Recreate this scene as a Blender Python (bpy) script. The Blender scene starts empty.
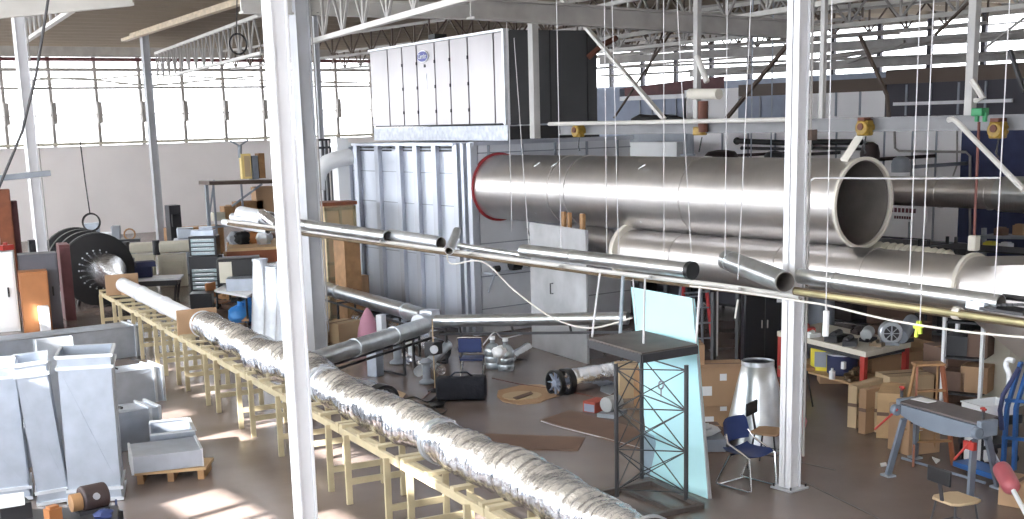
import bpy, math, random
from mathutils import Vector, Matrix, Euler
random.seed(7)
PI = math.pi
scene = bpy.context.scene
COL = scene.collection

# ------------------------------------------------------------------ camera model
F = 1265.0; CX = 512.0; CY = 385.0
PITCH = math.radians(11.8); ROLL = math.radians(1.5); EYE = 4.5; YAW = math.radians(36.0)
fwd = Vector((math.sin(YAW)*math.cos(PITCH), math.cos(YAW)*math.cos(PITCH), -math.sin(PITCH)))
r0 = Vector((math.cos(YAW), -math.sin(YAW), 0)); u0 = r0.cross(fwd)
RT = r0*math.cos(ROLL) - u0*math.sin(ROLL); UP = u0*math.cos(ROLL) + r0*math.sin(ROLL)
cam_d = bpy.data.cameras.new('camera'); cam = bpy.data.objects.new('camera', cam_d); COL.objects.link(cam)
cam_d.sensor_width = 36; cam_d.lens = F/1024*36; cam_d.shift_y = (CY-259.5)/1024; cam_d.clip_end = 300
M = Matrix((RT, UP, -fwd)).transposed().to_4x4(); M.translation = (0, 0, EYE); cam.matrix_world = M
scene.camera = cam

def at(x, y, X=None, Y=None, Z=None):
    """world point seen at a pixel of the photograph on a known plane of the room"""
    d = RT*((x-CX)/F) - UP*((y-CY)/F) + fwd
    t = X/d.x if X is not None else Y/d.y if Y is not None else (Z-EYE)/d.z
    return Vector((0, 0, EYE)) + d*t

# ------------------------------------------------------------------ materials
MATS = {}
def mat(name, col, rough=.5, metal=0., noise=0., nscale=3., bump=0., bscale=20., spec=.5, col2=None, stretch=(1,1,1), emit=0):
    m = bpy.data.materials.new(name); m.use_nodes = True
    nt = m.node_tree; N = nt.nodes; L = nt.links; b = N['Principled BSDF']
    b.inputs['Roughness'].default_value = rough; b.inputs['Metallic'].default_value = metal
    b.inputs['Specular IOR Level'].default_value = spec
    c = (*col, 1)
    b.inputs['Base Color'].default_value = c
    tc = N.new('ShaderNodeTexCoord'); mp = N.new('ShaderNodeMapping'); mp.inputs['Scale'].default_value = stretch
    L.new(tc.outputs['Object'], mp.inputs['Vector'])
    if noise or col2:
        t = N.new('ShaderNodeTexNoise'); t.inputs['Scale'].default_value = nscale; t.inputs['Detail'].default_value = 5
        L.new(mp.outputs[0], t.inputs['Vector'])
        r = N.new('ShaderNodeValToRGB'); r.color_ramp.elements[0].position = .35; r.color_ramp.elements[1].position = .68
        c2 = col2 if col2 else tuple(v*(1-noise) for v in col)
        r.color_ramp.elements[0].color = (*c2, 1); r.color_ramp.elements[1].color = c
        L.new(t.outputs['Fac'], r.inputs[0]); L.new(r.outputs[0], b.inputs['Base Color'])
    if bump:
        t2 = N.new('ShaderNodeTexNoise'); t2.inputs['Scale'].default_value = bscale; t2.inputs['Detail'].default_value = 4
        L.new(mp.outputs[0], t2.inputs['Vector'])
        bp = N.new('ShaderNodeBump'); bp.inputs['Strength'].default_value = bump; bp.inputs['Distance'].default_value = .05
        L.new(t2.outputs['Fac'], bp.inputs['Height']); L.new(bp.outputs[0], b.inputs['Normal'])
    MATS[name] = m; return m

mat('floor_concrete', (.225,.178,.160), .27, 0, nscale=.45, col2=(.15,.118,.105), bump=.05, bscale=3, spec=.55)
mat('white_wall', (.93,.895,.90), .8, noise=.07, nscale=.5)
mat('block_wall', (.90,.88,.90), .8, noise=.06, nscale=.6)
mat('white_paint', (.74,.74,.77), .4, noise=.1, nscale=2, spec=.4)
mat('grey_paint', (.47,.48,.51), .45, noise=.12, nscale=2)
mat('steel_beam', (.38,.36,.345), .5, noise=.25, nscale=2)
mat('light_beam', (.62,.60,.57), .5, noise=.2, nscale=1.5)
mat('dark_steel', (.035,.035,.04), .5)
mat('brown_web', (.10,.07,.055), .6)
mat('rust_beam', (.14,.045,.05), .6, noise=.3)
mat('purlin', (.30,.25,.20), .7)
mat('tan_beam', (.62,.50,.36), .6, noise=.3)
mat('hanger_paint', (.42,.41,.40), .5, noise=.15)
mat('rail_paint', (.19,.19,.20), .5, noise=.2)
mat('deck', (.97,.90,.78), .7, noise=.15, nscale=.8)
mat('galv', (.74,.78,.83), .38, .85, noise=.14, nscale=5, bump=.04, bscale=3)
mat('galv_blue', (.47,.52,.60), .42, .75, noise=.16, nscale=4, bump=.05, bscale=2)
mat('galv_pipe', (.66,.69,.71), .30, .95, noise=.15, nscale=6)
mat('sheet_white', (.80,.83,.88), .45, .35, noise=.12, nscale=3)
mat('steel_pipe', (.69,.665,.655), .36, .95, noise=.10, nscale=2.5, bump=.02, bscale=2)
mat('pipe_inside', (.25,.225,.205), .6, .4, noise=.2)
mat('foil', (.90,.92,.96), .18, 1, noise=.06, nscale=9, bump=.55, bscale=7)
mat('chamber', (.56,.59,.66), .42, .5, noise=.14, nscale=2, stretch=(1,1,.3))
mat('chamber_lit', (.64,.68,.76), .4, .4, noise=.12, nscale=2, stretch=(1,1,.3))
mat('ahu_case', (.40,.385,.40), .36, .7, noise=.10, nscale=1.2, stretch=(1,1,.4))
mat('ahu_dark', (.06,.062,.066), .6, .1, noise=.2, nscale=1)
mat('galv_curb', (.52,.55,.62), .45, .6, noise=.3, nscale=8)
mat('black', (.012,.012,.014), .5)
mat('black_fabric', (.012,.014,.022), .85, bump=.5, bscale=12)
mat('rubber', (.02,.02,.022), .6)
mat('logo_blue', (.025,.035,.22), .4)
mat('logo_white', (.8,.82,.85), .5)
mat('wood', (.47,.395,.25), .6, noise=.22, nscale=4, stretch=(1,1,1))
mat('wood_old', (.40,.22,.10), .6, noise=.3, nscale=5)
mat('wood_red', (.28,.085,.035), .55, noise=.3, nscale=3)
mat('plywood', (.60,.40,.21), .6, noise=.2, nscale=3)
mat('cardboard', (.44,.28,.165), .8, noise=.10, nscale=2)
mat('cardboard_dark', (.19,.12,.09), .8, noise=.15, nscale=2)
mat('pale_board', (.56,.42,.26), .7, noise=.1, nscale=2)
mat('orange_cab', (.42,.17,.06), .5, noise=.15)
mat('cyan_foam', (.46,.78,.84), .6, noise=.03, nscale=2)
mat('tape_white', (.8,.82,.84), .6)
mat('plastic_white', (.82,.84,.86), .4)
mat('cream', (.66,.63,.53), .5, noise=.1)
mat('machine_grey', (.30,.33,.38), .5, noise=.12)
mat('cab_grey', (.10,.10,.12), .5)
mat('cab_black', (.008,.009,.013), .3)
mat('drawer_front', (.30,.38,.40), .35, .3)
mat('navy', (.018,.035,.13), .5)
mat('chrome', (.75,.76,.78), .18, 1.)
mat('table_top', (.66,.62,.53), .5, noise=.1)
mat('red_paint', (.42,.04,.03), .4)
mat('red_ladder', (.55,.045,.05), .5)
mat('pink_tank', (.50,.13,.15), .45, noise=.15)
mat('pink_foam', (.52,.25,.34), .6)
mat('yellow', (.80,.70,.06), .5)
mat('hoist_yellow', (.36,.22,.03), .5, noise=.4, nscale=15)
mat('rust', (.15,.05,.03), .7, noise=.4)
mat('pale_yellow', (.80,.62,.25), .6)
mat('door_metal', (.55,.56,.58), .5, .3, noise=.3, nscale=1.5)
mat('chamber_south', (.70,.72,.77), .5, .1, noise=.1, nscale=2)
mat('lime', (.70,.85,.10), .5)
mat('green', (.02,.22,.08), .5)
mat('blue_paint', (.025,.10,.30), .4)
mat('blue_bag', (.05,.28,.75), .4)
mat('blue_grey', (.28,.32,.42), .6, noise=.12)
mat('dark_blue', (.035,.045,.12), .7, noise=.3)
mat('dark_door', (.045,.042,.055), .6)
mat('rope', (.70,.67,.62), .8)
mat('cord', (.62,.60,.62), .6)
mat('cable_dark', (.03,.028,.03), .6)
mat('brown_strap', (.16,.055,.045), .7)
mat('brick_red', (.35,.07,.05), .8)
mat('bottle_glass', (.45,.50,.54), .08, .6)
mat('motor_grey', (.42,.44,.45), .5, .2, noise=.1)
mat('brake_blue', (.20,.235,.29), .5, noise=.12)
mat('brake_top', (.16,.14,.14), .5, .3, noise=.2)
mat('sign_red', (.12,.03,.05), .5)
mat('platform_top', (.12,.10,.092), .6, noise=.4, nscale=3)
mat('leather_brown', (.05,.03,.03), .6, noise=.4)
mat('flange_ring', (.74,.70,.62), .55, .2)
mat('red_gasket', (.30,.03,.035), .6)
mat('yellow_pipe', (.70,.62,.34), .3, .3, noise=.5, nscale=2)
mat('brown_pipe', (.25,.18,.11), .45, .4, noise=.5, nscale=3)
mat('sling', (.55,.52,.46), .8)
mat('concrete_joint', (.10,.085,.08), .6)
# window glass: clear with a faint reflection
g = bpy.data.materials.new('window_glass'); g.use_nodes = True
nt = g.node_tree; nt.nodes.clear()
o_ = nt.nodes.new('ShaderNodeOutputMaterial'); mx = nt.nodes.new('ShaderNodeMixShader'); mx.inputs[0].default_value = .06
tr = nt.nodes.new('ShaderNodeBsdfTransparent'); gl = nt.nodes.new('ShaderNodeBsdfGlossy'); gl.inputs['Roughness'].default_value = .05
nt.links.new(tr.outputs[0], mx.inputs[1]); nt.links.new(gl.outputs[0], mx.inputs[2]); nt.links.new(mx.outputs[0], o_.inputs[0])
MATS['window_glass'] = g
g = bpy.data.materials.new('frosted_glass'); g.use_nodes = True
nt = g.node_tree; nt.nodes.clear()
o_ = nt.nodes.new('ShaderNodeOutputMaterial'); tl = nt.nodes.new('ShaderNodeBsdfTranslucent'); tl.inputs[0].default_value = (.45,.48,.52,1)
nt.links.new(tl.outputs[0], o_.inputs[0]); MATS['frosted_glass'] = g

# ------------------------------------------------------------------ mesh builder
def frame_from(a, b, up=None):
    z = (b-a).normalized()
    up = Vector(up) if up else (Vector((0,0,1)) if abs(z.z) < .98 else Vector((0,1,0)))
    x = up.cross(z).normalized() if up.cross(z).length > 1e-6 else Vector((1,0,0))
    y = z.cross(x)
    return x, y, z

class MB:
    def __init__(s): s.v = []; s.f = []
    def add(s, vs, fs, T=None):
        n = len(s.v)
        for p in vs:
            p = Vector(p); s.v.append(T @ p if T else p)
        s.f += [tuple(n+i for i in f) for f in fs]
        return s
    def box(s, c, sz, rz=0, rot=None):
        x, y, z = [k/2 for k in sz]
        R = rot if rot is not None else Matrix.Rotation(rz, 3, 'Z')
        c = Vector(c)
        vs = [c + R @ Vector((i*x, j*y, k*z)) for i in (-1,1) for j in (-1,1) for k in (-1,1)]
        return s.add(vs, [(0,1,3,2),(4,6,7,5),(0,4,5,1),(2,3,7,6),(0,2,6,4),(1,5,7,3)])
    def bar(s, a, b, w, h=None, up=None):
        a = Vector(a); b = Vector(b); h = w if h is None else h
        x, y, z = frame_from(a, b, up)
        vs = [p + x*(i*w/2) + y*(j*h/2) for p in (a, b) for i, j in ((-1,-1),(1,-1),(1,1),(-1,1))]
        return s.add(vs, [(3,2,1,0),(4,5,6,7),(0,1,5,4),(1,2,6,5),(2,3,7,6),(3,0,4,7)])
    def ring(s, c, x, y, r, n): return [c + x*(r*math.cos(2*PI*k/n)) + y*(r*math.sin(2*PI*k/n)) for k in range(n)]
    def tube(s, a, b, r, r2=None, n=16, caps=True):
        a = Vector(a); b = Vector(b); r2 = r if r2 is None else r2
        x, y, z = frame_from(a, b)
        vs = s.ring(a, x, y, r, n) + s.ring(b, x, y, r2, n)
        fs = [(k, (k+1)%n, n+(k+1)%n, n+k) for k in range(n)]
        if caps: fs += [tuple(range(n-1,-1,-1)), tuple(range(n, 2*n))]
        return s.add(vs, fs)
    def hollow(s, a, b, r, r2=None, t=.01, n=24):
        a = Vector(a); b = Vector(b); r2 = r if r2 is None else r2
        x, y, z = frame_from(a, b)
        vs = s.ring(a,x,y,r,n)+s.ring(b,x,y,r2,n)+s.ring(a,x,y,r-t,n)+s.ring(b,x,y,r2-t,n)
        fs = []
        for k in range(n):
            j = (k+1) % n
            fs += [(k,j,n+j,n+k), (2*n+j,2*n+k,3*n+k,3*n+j), (k,2*n+k,2*n+j,j), (n+j,3*n+j,3*n+k,n+k)]
        return s.add(vs, fs)
    def path(s, pts, r, n=8, caps=True):
        pts = [Vector(p) for p in pts]; rs = r if isinstance(r, (list, tuple)) else [r]*len(pts)
        vs = []; px = None
        for i, p in enumerate(pts):
            d = (pts[min(i+1, len(pts)-1)] - pts[max(i-1, 0)]).normalized()
            if px is None: x, y, z = frame_from(Vector((0,0,0)), d)
            else:
                x = (px - d*px.dot(d)).normalized(); y = d.cross(x)
            px = x
            vs += s.ring(p, x, y, rs[i], n)
        fs = []
        for i in range(len(pts)-1):
            for k in range(n):
                j = (k+1) % n
                fs.append((i*n+k, i*n+j, (i+1)*n+j, (i+1)*n+k))
        if caps: fs += [tuple(range(n-1,-1,-1)), tuple(range((len(pts)-1)*n, len(pts)*n))]
        return s.add(vs, fs)
    def lathe(s, prof, c=(0,0,0), n=24, axis=None):
        """prof: (radius, height) pairs about a vertical axis (or the given axis)"""
        c = Vector(c); ax = Vector(axis).normalized() if axis else Vector((0,0,1))
        x, y, z = frame_from(Vector((0,0,0)), ax)
        vs = []
        for r, h in prof: vs += s.ring(c + z*h, x, y, max(r, 1e-4), n)
        fs = [(i*n+k, i*n+(k+1)%n, (i+1)*n+(k+1)%n, (i+1)*n+k) for i in range(len(prof)-1) for k in range(n)]
        fs += [tuple(range(n-1,-1,-1)), tuple(range((len(prof)-1)*n, len(prof)*n))]
        return s.add(vs, fs)
    def extr(s, pts, vec):
        pts = [Vector(p) for p in pts]; vec = Vector(vec); n = len(pts)
        fs = [tuple(range(n-1,-1,-1)), tuple(range(n, 2*n))] + [(k,(k+1)%n,n+(k+1)%n,n+k) for k in range(n)]
        return s.add(pts + [p+vec for p in pts], fs)
    def blob(s, c, r, seed=0, n=12, m=8, amp=.2, flat=1):
        rnd = random.Random(seed); c = Vector(c); vs = []
        for i in range(m+1):
            th = PI*i/m
            for k in range(n):
                ph = 2*PI*k/n; q = 1 + amp*(rnd.random()-.5)*(0 if i in (0, m) else 1)
                vs.append(c + Vector((r[0]*math.sin(th)*math.cos(ph)*q, r[1]*math.sin(th)*math.sin(ph)*q, r[2]*math.cos(th)*q)))
        return s.add(vs, [(i*n+k,(i+1)*n+k,(i+1)*n+(k+1)%n,i*n+(k+1)%n) for i in range(m) for k in range(n)])
    def build(s, name, m, parent=None, smooth=35, bev=0, label=None):
        me = bpy.data.meshes.new(name)
        off = Vector(parent_world(parent)) if parent else Vector((0,0,0))
        me.from_pydata([tuple(v-off) for v in s.v], [], s.f); me.validate(); me.update()
        import bmesh
        bm = bmesh.new(); bm.from_mesh(me); bmesh.ops.recalc_face_normals(bm, faces=bm.faces); bm.to_mesh(me); bm.free()
        me.materials.append(MATS[m])
        if smooth:
            me.polygons.foreach_set('use_smooth', [True]*len(me.polygons))
            me.set_sharp_from_angle(angle=math.radians(smooth))
        o = bpy.data.objects.new(name, me); COL.objects.link(o)
        if parent: o.parent = parent
        if bev:
            md = o.modifiers.new('bevel', 'BEVEL'); md.width = bev; md.segments = 2; md.limit_method = 'ANGLE'
        if label: o['label'] = label
        return o

def _each(s, name, m, parent, **k):
    """every separate piece of the collected geometry becomes a part of its own"""
    root = list(range(len(s.v)))
    def fd(i):
        while root[i] != i: root[i] = root[root[i]]; i = root[i]
        return i
    for f in s.f:
        for j in f[1:]:
            a, b = fd(f[0]), fd(j)
            if a != b: root[b] = a
    groups = {}
    for f in s.f: groups.setdefault(fd(f[0]), []).append(f)
    out = []
    for g in groups.values():
        ids = sorted({i for f in g for i in f}); mp = {i: n for n, i in enumerate(ids)}
        q = MB(); q.v = [s.v[i] for i in ids]; q.f = [tuple(mp[i] for i in f) for f in g]
        out.append(q.build(name, m, parent, **k))
    return out
MB.each = _each

def parent_world(o):
    v = Vector((0,0,0))
    while o is not None: v += o.location; o = o.parent
    return v
def thing(name, label, cat, loc=(0,0,0), group=None, kind=None):
    o = bpy.data.objects.new(name, None); COL.objects.link(o); o.location = loc; o.empty_display_size = .1
    o['label'] = label; o['category'] = cat
    if group: o['group'] = group
    if kind: o['kind'] = kind
    return o
def solo(mb, name, m, label, cat, group=None, **k):
    """a thing that is one mesh: origin moved to the base of its geometry"""
    lo = Vector((sum(v.x for v in mb.v)/len(mb.v), sum(v.y for v in mb.v)/len(mb.v), min(v.z for v in mb.v)))
    mb.v = [v-lo for v in mb.v]
    o = mb.build(name, m, None, **k); o.location = lo
    o['label'] = label; o['category'] = cat
    if group: o['group'] = group
    return o
def struct(mb, name, m, **k):
    o = mb.build(name, m, None, **k); o['kind'] = 'structure'; return o

# ------------------------------------------------------------------ the setting
XW, XE, YS, YN, ZT = -3.4, 42.0, -7.0, 55.8, 8.15
struct(MB().box(((XW+XE)/2,(YS+YN)/2,-.1), (XE-XW, YN-YS, .2)), 'floor', 'floor_concrete')
# roof deck, corrugated along y
mb = MB(); n = int((XE-XW)/.18)
prof = []
for i in range(n):
    x = XW + i*.18
    prof += [(x, ZT+.08), (x+.07, ZT+.08), (x+.09, ZT), (x+.16, ZT)]
vs = [Vector((x, y, z)) for y in (YS, YN) for x, z in prof]; L_ = len(prof)
mb.add(vs, [(i, i+1, L_+i+1, L_+i) for i in range(L_-1)])
vs2 = [v + Vector((0,0,.12)) for v in vs]; mb.add(vs2, [(i, L_+i, L_+i+1, i+1) for i in range(L_-1)])
struct(mb, 'ceiling', 'deck', smooth=0)
# walls
struct(MB().box(((XW+XE)/2, YN+.1, 1.95), (XE-XW, .2, 3.9)), 'wall_north', 'white_wall')
struct(MB().box(((XW+XE)/2, YN+.0, ZT-.62), (XE-XW, .5, .14)), 'trim_1', 'rust_beam')
struct(MB().box(((XW+XE)/2, YN-.3, ZT-.28), (XE-XW, .3, .50)), 'trim_13', 'steel_beam')
struct(MB().box((XE+.1, (YS+YN)/2, 3.0), (.2, YN-YS, 6.0)), 'wall_east', 'blue_grey')
struct(MB().box((XE+.1, (YS+YN)/2, ZT-.15), (.25, YN-YS, .5)), 'trim_2', 'steel_beam')
struct(MB().box(((XW+XE)/2, YS-.1, ZT/2), (XE-XW, .2, ZT)), 'wall_south', 'white_wall')
mb = MB()
mb.box((XW-.1, (YS+YN)/2, .9), (.2, YN-YS, 1.8)); mb.box((XW-.1, (YS+YN)/2, 7.95), (.2, YN-YS, .5))
struct(mb, 'wall_west', 'white_wall')
# north windows: one window between each pair of posts
k = 0; x = 9.0
while x < 33:
    k += 1
    o = struct(MB().box((x, YN, 5.85), (.13, .16, 3.9)).box((x+.05, YN-.12, 5.3), (.20, .10, .9)), 'window_%d' % k, 'steel_beam')
    MB().box((x+1.0, YN, 5.2), (1.9,.06,.05)).box((x+1.0, YN, 6.5), (1.9,.05,.04)).box((x+1.0, YN, 4.0), (1.95,.2,.12)).build('window_frame', 'cream', o)
    MB().box((x+1.0, YN+.02, 5.9), (1.9,.012,3.8)).build('pane', 'window_glass', o)
    x += 1.95
# east clerestory
y = 12.0
while y < YN-2:
    k += 1
    o = struct(MB().box((XE, y, 6.95), (.16,.18,1.9)), 'window_%d' % k, 'dark_door')
    MB().box((XE, y+1.15, 6.95), (.06,2.3,.10)).box((XE, y+1.15, 7.45), (.05,2.3,.05)).build('window_frame', 'steel_beam', o)
    MB().box((XE+.02, y+1.15, 6.95), (.012,2.1,1.9)).build('pane', 'window_glass', o)
    y += 2.3
# west windows (beside the camera): daylight and the low sun come through them
k += 1
mb = MB()
y = YS+.5
while y < YN:
    mb.box((XW-.1, y, 4.75), (.12,.10,5.9)); y += 2.0
for z in (2.2, 3.7, 5.0, 6.5): mb.box((XW-.1, (YS+YN)/2, z), (.12, YN-YS, .08))
o = struct(mb, 'window_%d' % k, 'steel_beam')
# unseen panes: frosted and clear layout made up to shape the floor's sun patches
clear = [(13.9,14.6,6.0,6.45),(14.75,15.5,6.0,6.45),(11.3,12.0,5.1,5.55),(12.15,12.9,5.1,5.55),(12.3,13.4,6.55,6.85),(15.2,15.9,6.6,6.9),
         (15.8,16.6,5.3,5.75),(24.2,25.6,7.05,7.4),(25.9,27.4,7.05,7.4),(10.0,11.0,5.6,5.95),(16.9,17.6,6.0,6.4),(18.0,19.0,6.75,7.05),(20.6,21.6,6.8,7.1),(8.6,9.6,6.6,6.85)]
ys = sorted({YS, YN, *[c for q in clear for c in q[:2]]}); zs_ = sorted({1.8, 7.7, *[c for q in clear for c in q[2:]]})
fr = MB(); cl = MB()
for i in range(len(ys)-1):
    run = None
    for j in range(len(zs_)-1):
        yc, zc = (ys[i]+ys[i+1])/2, (zs_[j]+zs_[j+1])/2
        tgt = cl if any(a <= yc <= b and c <= zc <= d for a, b, c, d in clear) else fr
        tgt.add([(XW-.1,ys[i],zs_[j]),(XW-.1,ys[i+1],zs_[j]),(XW-.1,ys[i+1],zs_[j+1]),(XW-.1,ys[i],zs_[j+1])], [(0,1,2,3)])
fr.build('light_shaping_pane', 'frosted_glass', o); cl.build('pane', 'window_glass', o)

# inner partition on the east side
XP = 27.0
def prow(x0, x1, z0, z1, m, name, dx=0, thick=.2):
    a = at(x0, 130, X=XP-dx); b = at(x1, 130, X=XP-dx)
    return struct(MB().box((XP-dx+thick/2, (a.y+b.y)/2, (z0+z1)/2), (thick, abs(a.y-b.y), z1-z0)), name, m)
prow(560, 620, 0, 5.4, 'blue_grey', 'wall_partition_left')
prow(686, 962, 0, 4.35, 'block_wall', 'wall_partition_white')
prow(620, 686, 0, 4.35, 'machine_grey', 'wall_partition_grey')
prow(962, 1060, 0, 4.35, 'dark_blue', 'wall_partition_blue')
prow(620, 686, 4.35, 5.05, 'blue_grey', 'wall_upper_shutter')
prow(684, 738, 4.35, 5.25, 'block_wall', 'wall_upper_white')
prow(738, 800, 4.35, 4.95, 'blue_grey', 'wall_upper_grey')
prow(800, 884, 4.35, 5.05, 'block_wall', 'wall_upper_block')
prow(884, 1060, 4.35, 5.2, 'dark_door', 'wall_upper_dark')
prow(738, 884, 5.0, 5.32, 'brown_web', 'trim_3', .05)
prow(884, 1060, 5.15, 5.5, 'brown_web', 'trim_4', .05)
prow(892, 1010, 4.62, 4.70, 'white_paint', 'trim_5', .12, .06)
prow(620, 686, 5.02, 5.15, 'white_paint', 'trim_6', .12, .06)
# panel joints in the white partition wall and conduit across it
mb = MB()
for px in (722, 748, 775, 836, 884, 912, 936):
    a = at(px, 150, X=XP-.02); mb.box((XP-.02, a.y, 2.2), (.03, .04, 4.3))
for px in (760, 836, 860):
    a = at(px, 100, X=XP-.02); mb.box((XP-.02, a.y, 4.75), (.03, .05, .7))
for px in (640, 652, 664, 676, 906, 930, 958, 985):
    a = at(px, 105, X=XP-.02); mb.box((XP-.02, a.y, 4.75), (.03, .05, .75))
struct(mb, 'trim_7', 'machine_grey')
def wp(x, y, dx=.06): return at(x, y, X=XP-dx)
mb = MB(); mb.path([wp(894,118), wp(895,148), wp(899,151), wp(966,152), wp(970,156), wp(970,245)], .03, 8)
mb.path([wp(957,130), wp(957,165), wp(953,176)], .02, 6)
solo(mb, 'conduit', 'steel_beam', 'thin grey conduit bending across the white far wall right of the big open pipe', 'conduit')

# roof framing -------------------------------------------------------
# purlins under the deck, running east-west
mb = MB(); y = 20.0
while y < YN:
    mb.box(((XW+XE)/2+6, y, ZT-.07), (XE-XW-12, .10, .20)); y += 1.5
struct(mb, 'trim_8', 'purlin')
def truss(name, a, b, drop=.75, m='light_beam', web=1.1, wm='steel_beam', w=.12):
    """a bottom chord from a to b, a top chord above it, zigzag web bars between them"""
    a = Vector(a); b = Vector(b); L = (b-a).length; up = Vector((0,0,drop)); n = max(2, int(L/web))
    t = MB().bar(a, b, w, .09).bar(a+up, b+up, w, .09)
    o = t.build(name, m); o['kind'] = 'structure'
    wmb = MB()
    for i in range(n):
        p = a+(b-a)*(i/n); q = a+(b-a)*((i+1)/n); h = (p+q)/2
        wmb.bar(p, h+up, .045, .045); wmb.bar(h+up, q, .045, .045); wmb.bar(p, p+up, .05, .05)
    wmb.build('web', wm, o)
    return o
def ext(a, b, t0, t1): return a+(b-a)*t0, a+(b-a)*t1
a, b = ext(at(23,43,Z=7.0), at(87,0,Z=7.0), 0, 1.6);           truss('roof_truss', a, b, .9)
a, b = ext(at(124,40,Z=7.75), at(240,3,Z=7.75), 0, 1.4);       struct(MB().bar(a, b, .22, .10).bar(a+Vector((.25,0,.12)), b+Vector((.25,0,.12)), .06, .22), 'roof_purlin', 'tan_beam')
a, b = at(158,79,Z=6.5), at(262,53,Z=6.5);                   truss('roof_truss', a, b, 1.0, web=1.3)
a, b = ext(at(307,43,Z=6.15), at(428,9,Z=6.15), 0, 2.2);       truss('roof_truss', a, b, .85, web=1.3)
a, b = ext(at(600,40,Z=6.4), at(716,21,Z=6.4), -.25, 2.4);      truss('roof_truss', a, b, .8, web=1.5)
a, b = ext(at(811,29,Z=6.5), at(1024,6,Z=6.5), -1.6, 1.5);       truss('roof_truss', a, b, .8, web=1.6)
a, b = ext(at(811,10,Z=7.0), at(912,0,Z=7.0), -.4, 1.7);       truss('roof_truss', a, b, .7, web=1.6)
# trusses along the room deeper in, every bay
for X_ in (24.5, 30.0, 36.0):
    truss('roof_truss', (X_, 24, 7.1), (X_, YN-.3, 7.1), .8, 'steel_beam', 1.5, 'brown_web')
for Y_ in (35.7,):
    truss('roof_truss', (23, Y_, 7.05), (XE-.3, Y_, 7.05), .9, 'steel_beam', 1.6, 'brown_web')
# bars across the north windows
for z_, w_ in ((7.05,.13),(6.30,.09)):
    struct(MB().bar((5,54.6,z_),(34,54.6,z_), w_, w_), 'trim_9', 'steel_beam')
mb = MB()
pts = [(30,80),(80,78),(130,84),(150,86),(190,82),(256,76)]
mb.path([at(x,y,Y=54.0) for x,y in pts], .04, 6)
mb.path([at(x,y,Y=54.2) for x,y in ((40,78),(90,80),(150,74),(250,80),(370,83))], .035, 6)
struct(mb, 'trim_10', 'light_beam')
# main east-west girders
def girder(name, a, b, h, w, m):
    a = Vector(a); b = Vector(b)
    return struct(MB().bar(a, b, w, .04).bar(a-Vector((0,0,h)), b-Vector((0,0,h)), w, .04).bar(a-Vector((0,0,h/2)), b-Vector((0,0,h/2)), .04, h), name, m, smooth=0)
girder('roof_girder', at(240,-3,Y=22.9), at(800,16,Y=22.9), .28, .2, 'light_beam')
girder('roof_girder', at(-10,-2,Y=18.0), at(130,-14,Y=18.0), .25, .2, 'light_beam')
girder('roof_girder', at(470,-2,Y=17.0), at(800,22,Y=17.0), .30, .22, 'steel_beam')
# maroon runway beam in front of the east windows
girder('roof_girder', at(596,92,X=31), at(724,77,X=31), .4, .25, 'rust_beam')
girder('roof_girder', at(690,70,X=36), at(1030,50,X=36), .25, .2, 'steel_beam')
girder('roof_girder', at(600,58,X=36), at(1030,30,X=36), .25, .2, 'steel_beam')
# thin horizontal services in front of the far clerestory
mb = MB()
for (x0,y0,x1,y1,xx) in ((600,60,1024,36,38),(600,68,1024,52,34),(720,74,1024,30,30),(600,76,800,66,38),(640,50,900,33,40),(820,57,1024,30,32),(600,52,820,40,33)):
    mb.path([at(x0,y0,X=xx), at(x1,y1,X=xx)], .05, 6)
struct(mb, 'trim_11', 'steel_beam')
# diagonal sway braces
def brace(p, q, w, m, n='roof_brace'):
    return struct(MB().bar(p, q, w, w*.6), n, m)
brace(at(556,-8,X=15.2), at(664,119,X=15.2), .09, 'light_beam')
brace(at(790,42,X=20), at(727,118,X=20), .09, 'brown_web')
brace(at(860,36,X=22), at(887,95,X=22), .08, 'brown_web')
brace(at(887,95,X=22), at(889,120,X=22), .08, 'brown_web')
brace(at(757,82,X=24), at(800,30,X=24), .07, 'steel_beam')
brace(at(1010,50,X=20), at(1024,92,X=20), .08, 'dark_steel')
brace(at(614,118,X=26), at(680,18,X=26), .06, 'brown_web')
brace(at(645,76,X=26), at(668,20,X=26), .05, 'brown_web')
brace(at(935,35,X=24), at(975,-4,X=24), .07, 'brown_web')
brace(at(1024,18,X=24), at(985,48,X=24), .06, 'steel_beam')
brace(at(848,62,X=30), at(905,42,X=30), .14, 'steel_beam')

# ------------------------------------------------------------------ columns
def column(x, y, w, label, top=ZT, conduit=True, lit='white_paint', collar=True):
    t = thing('steel_column', label, 'column', (x, y, 0))
    # H section: two broad flanges facing west and east, web between, closed by cover strips
    m = MB()
    m.box((x-w/2+.012, y, top/2), (.024, w, top)).box((x+w/2-.012, y, top/2), (.024, w, top)).box((x, y, top/2), (w, .02, top))
    m.box((x, y-w*.36, top/2), (w-.05, .012, top)); m.box((x, y+w*.36, top/2), (w-.05, .012, top))
    m.build('shaft', lit, t, bev=.004)
    MB().box((x, y, .0125), (w+.14, w+.14, .025)).build('base_plate', 'grey_paint', t, bev=.004)
    b = MB()
    for i in (-1,1):
        for j in (-1,1): b.tube((x+i*(w/2+.04), y+j*(w/2+.04), .025), (x+i*(w/2+.04), y+j*(w/2+.04), .06), .012, n=6)
    b.each('anchor_bolt', 'dark_steel', t)
    if conduit:
        MB().path([(x+w/2+.03, y-w/2+.0, .4), (x+w/2+.03, y-w/2, top-.1)], .016, 8).build('conduit', 'steel_beam', t, label='thin steel conduit')
    return t
column(4.97, 10.1, .165, 'white steel column in the left foreground, nearest the viewer, standing before the foil duct', conduit=False)
cR = column(11.50, 10.09, .19, 'white steel column right of centre, standing beside the navy sled-base chair', lit='white_paint')
m = MB()
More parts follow.
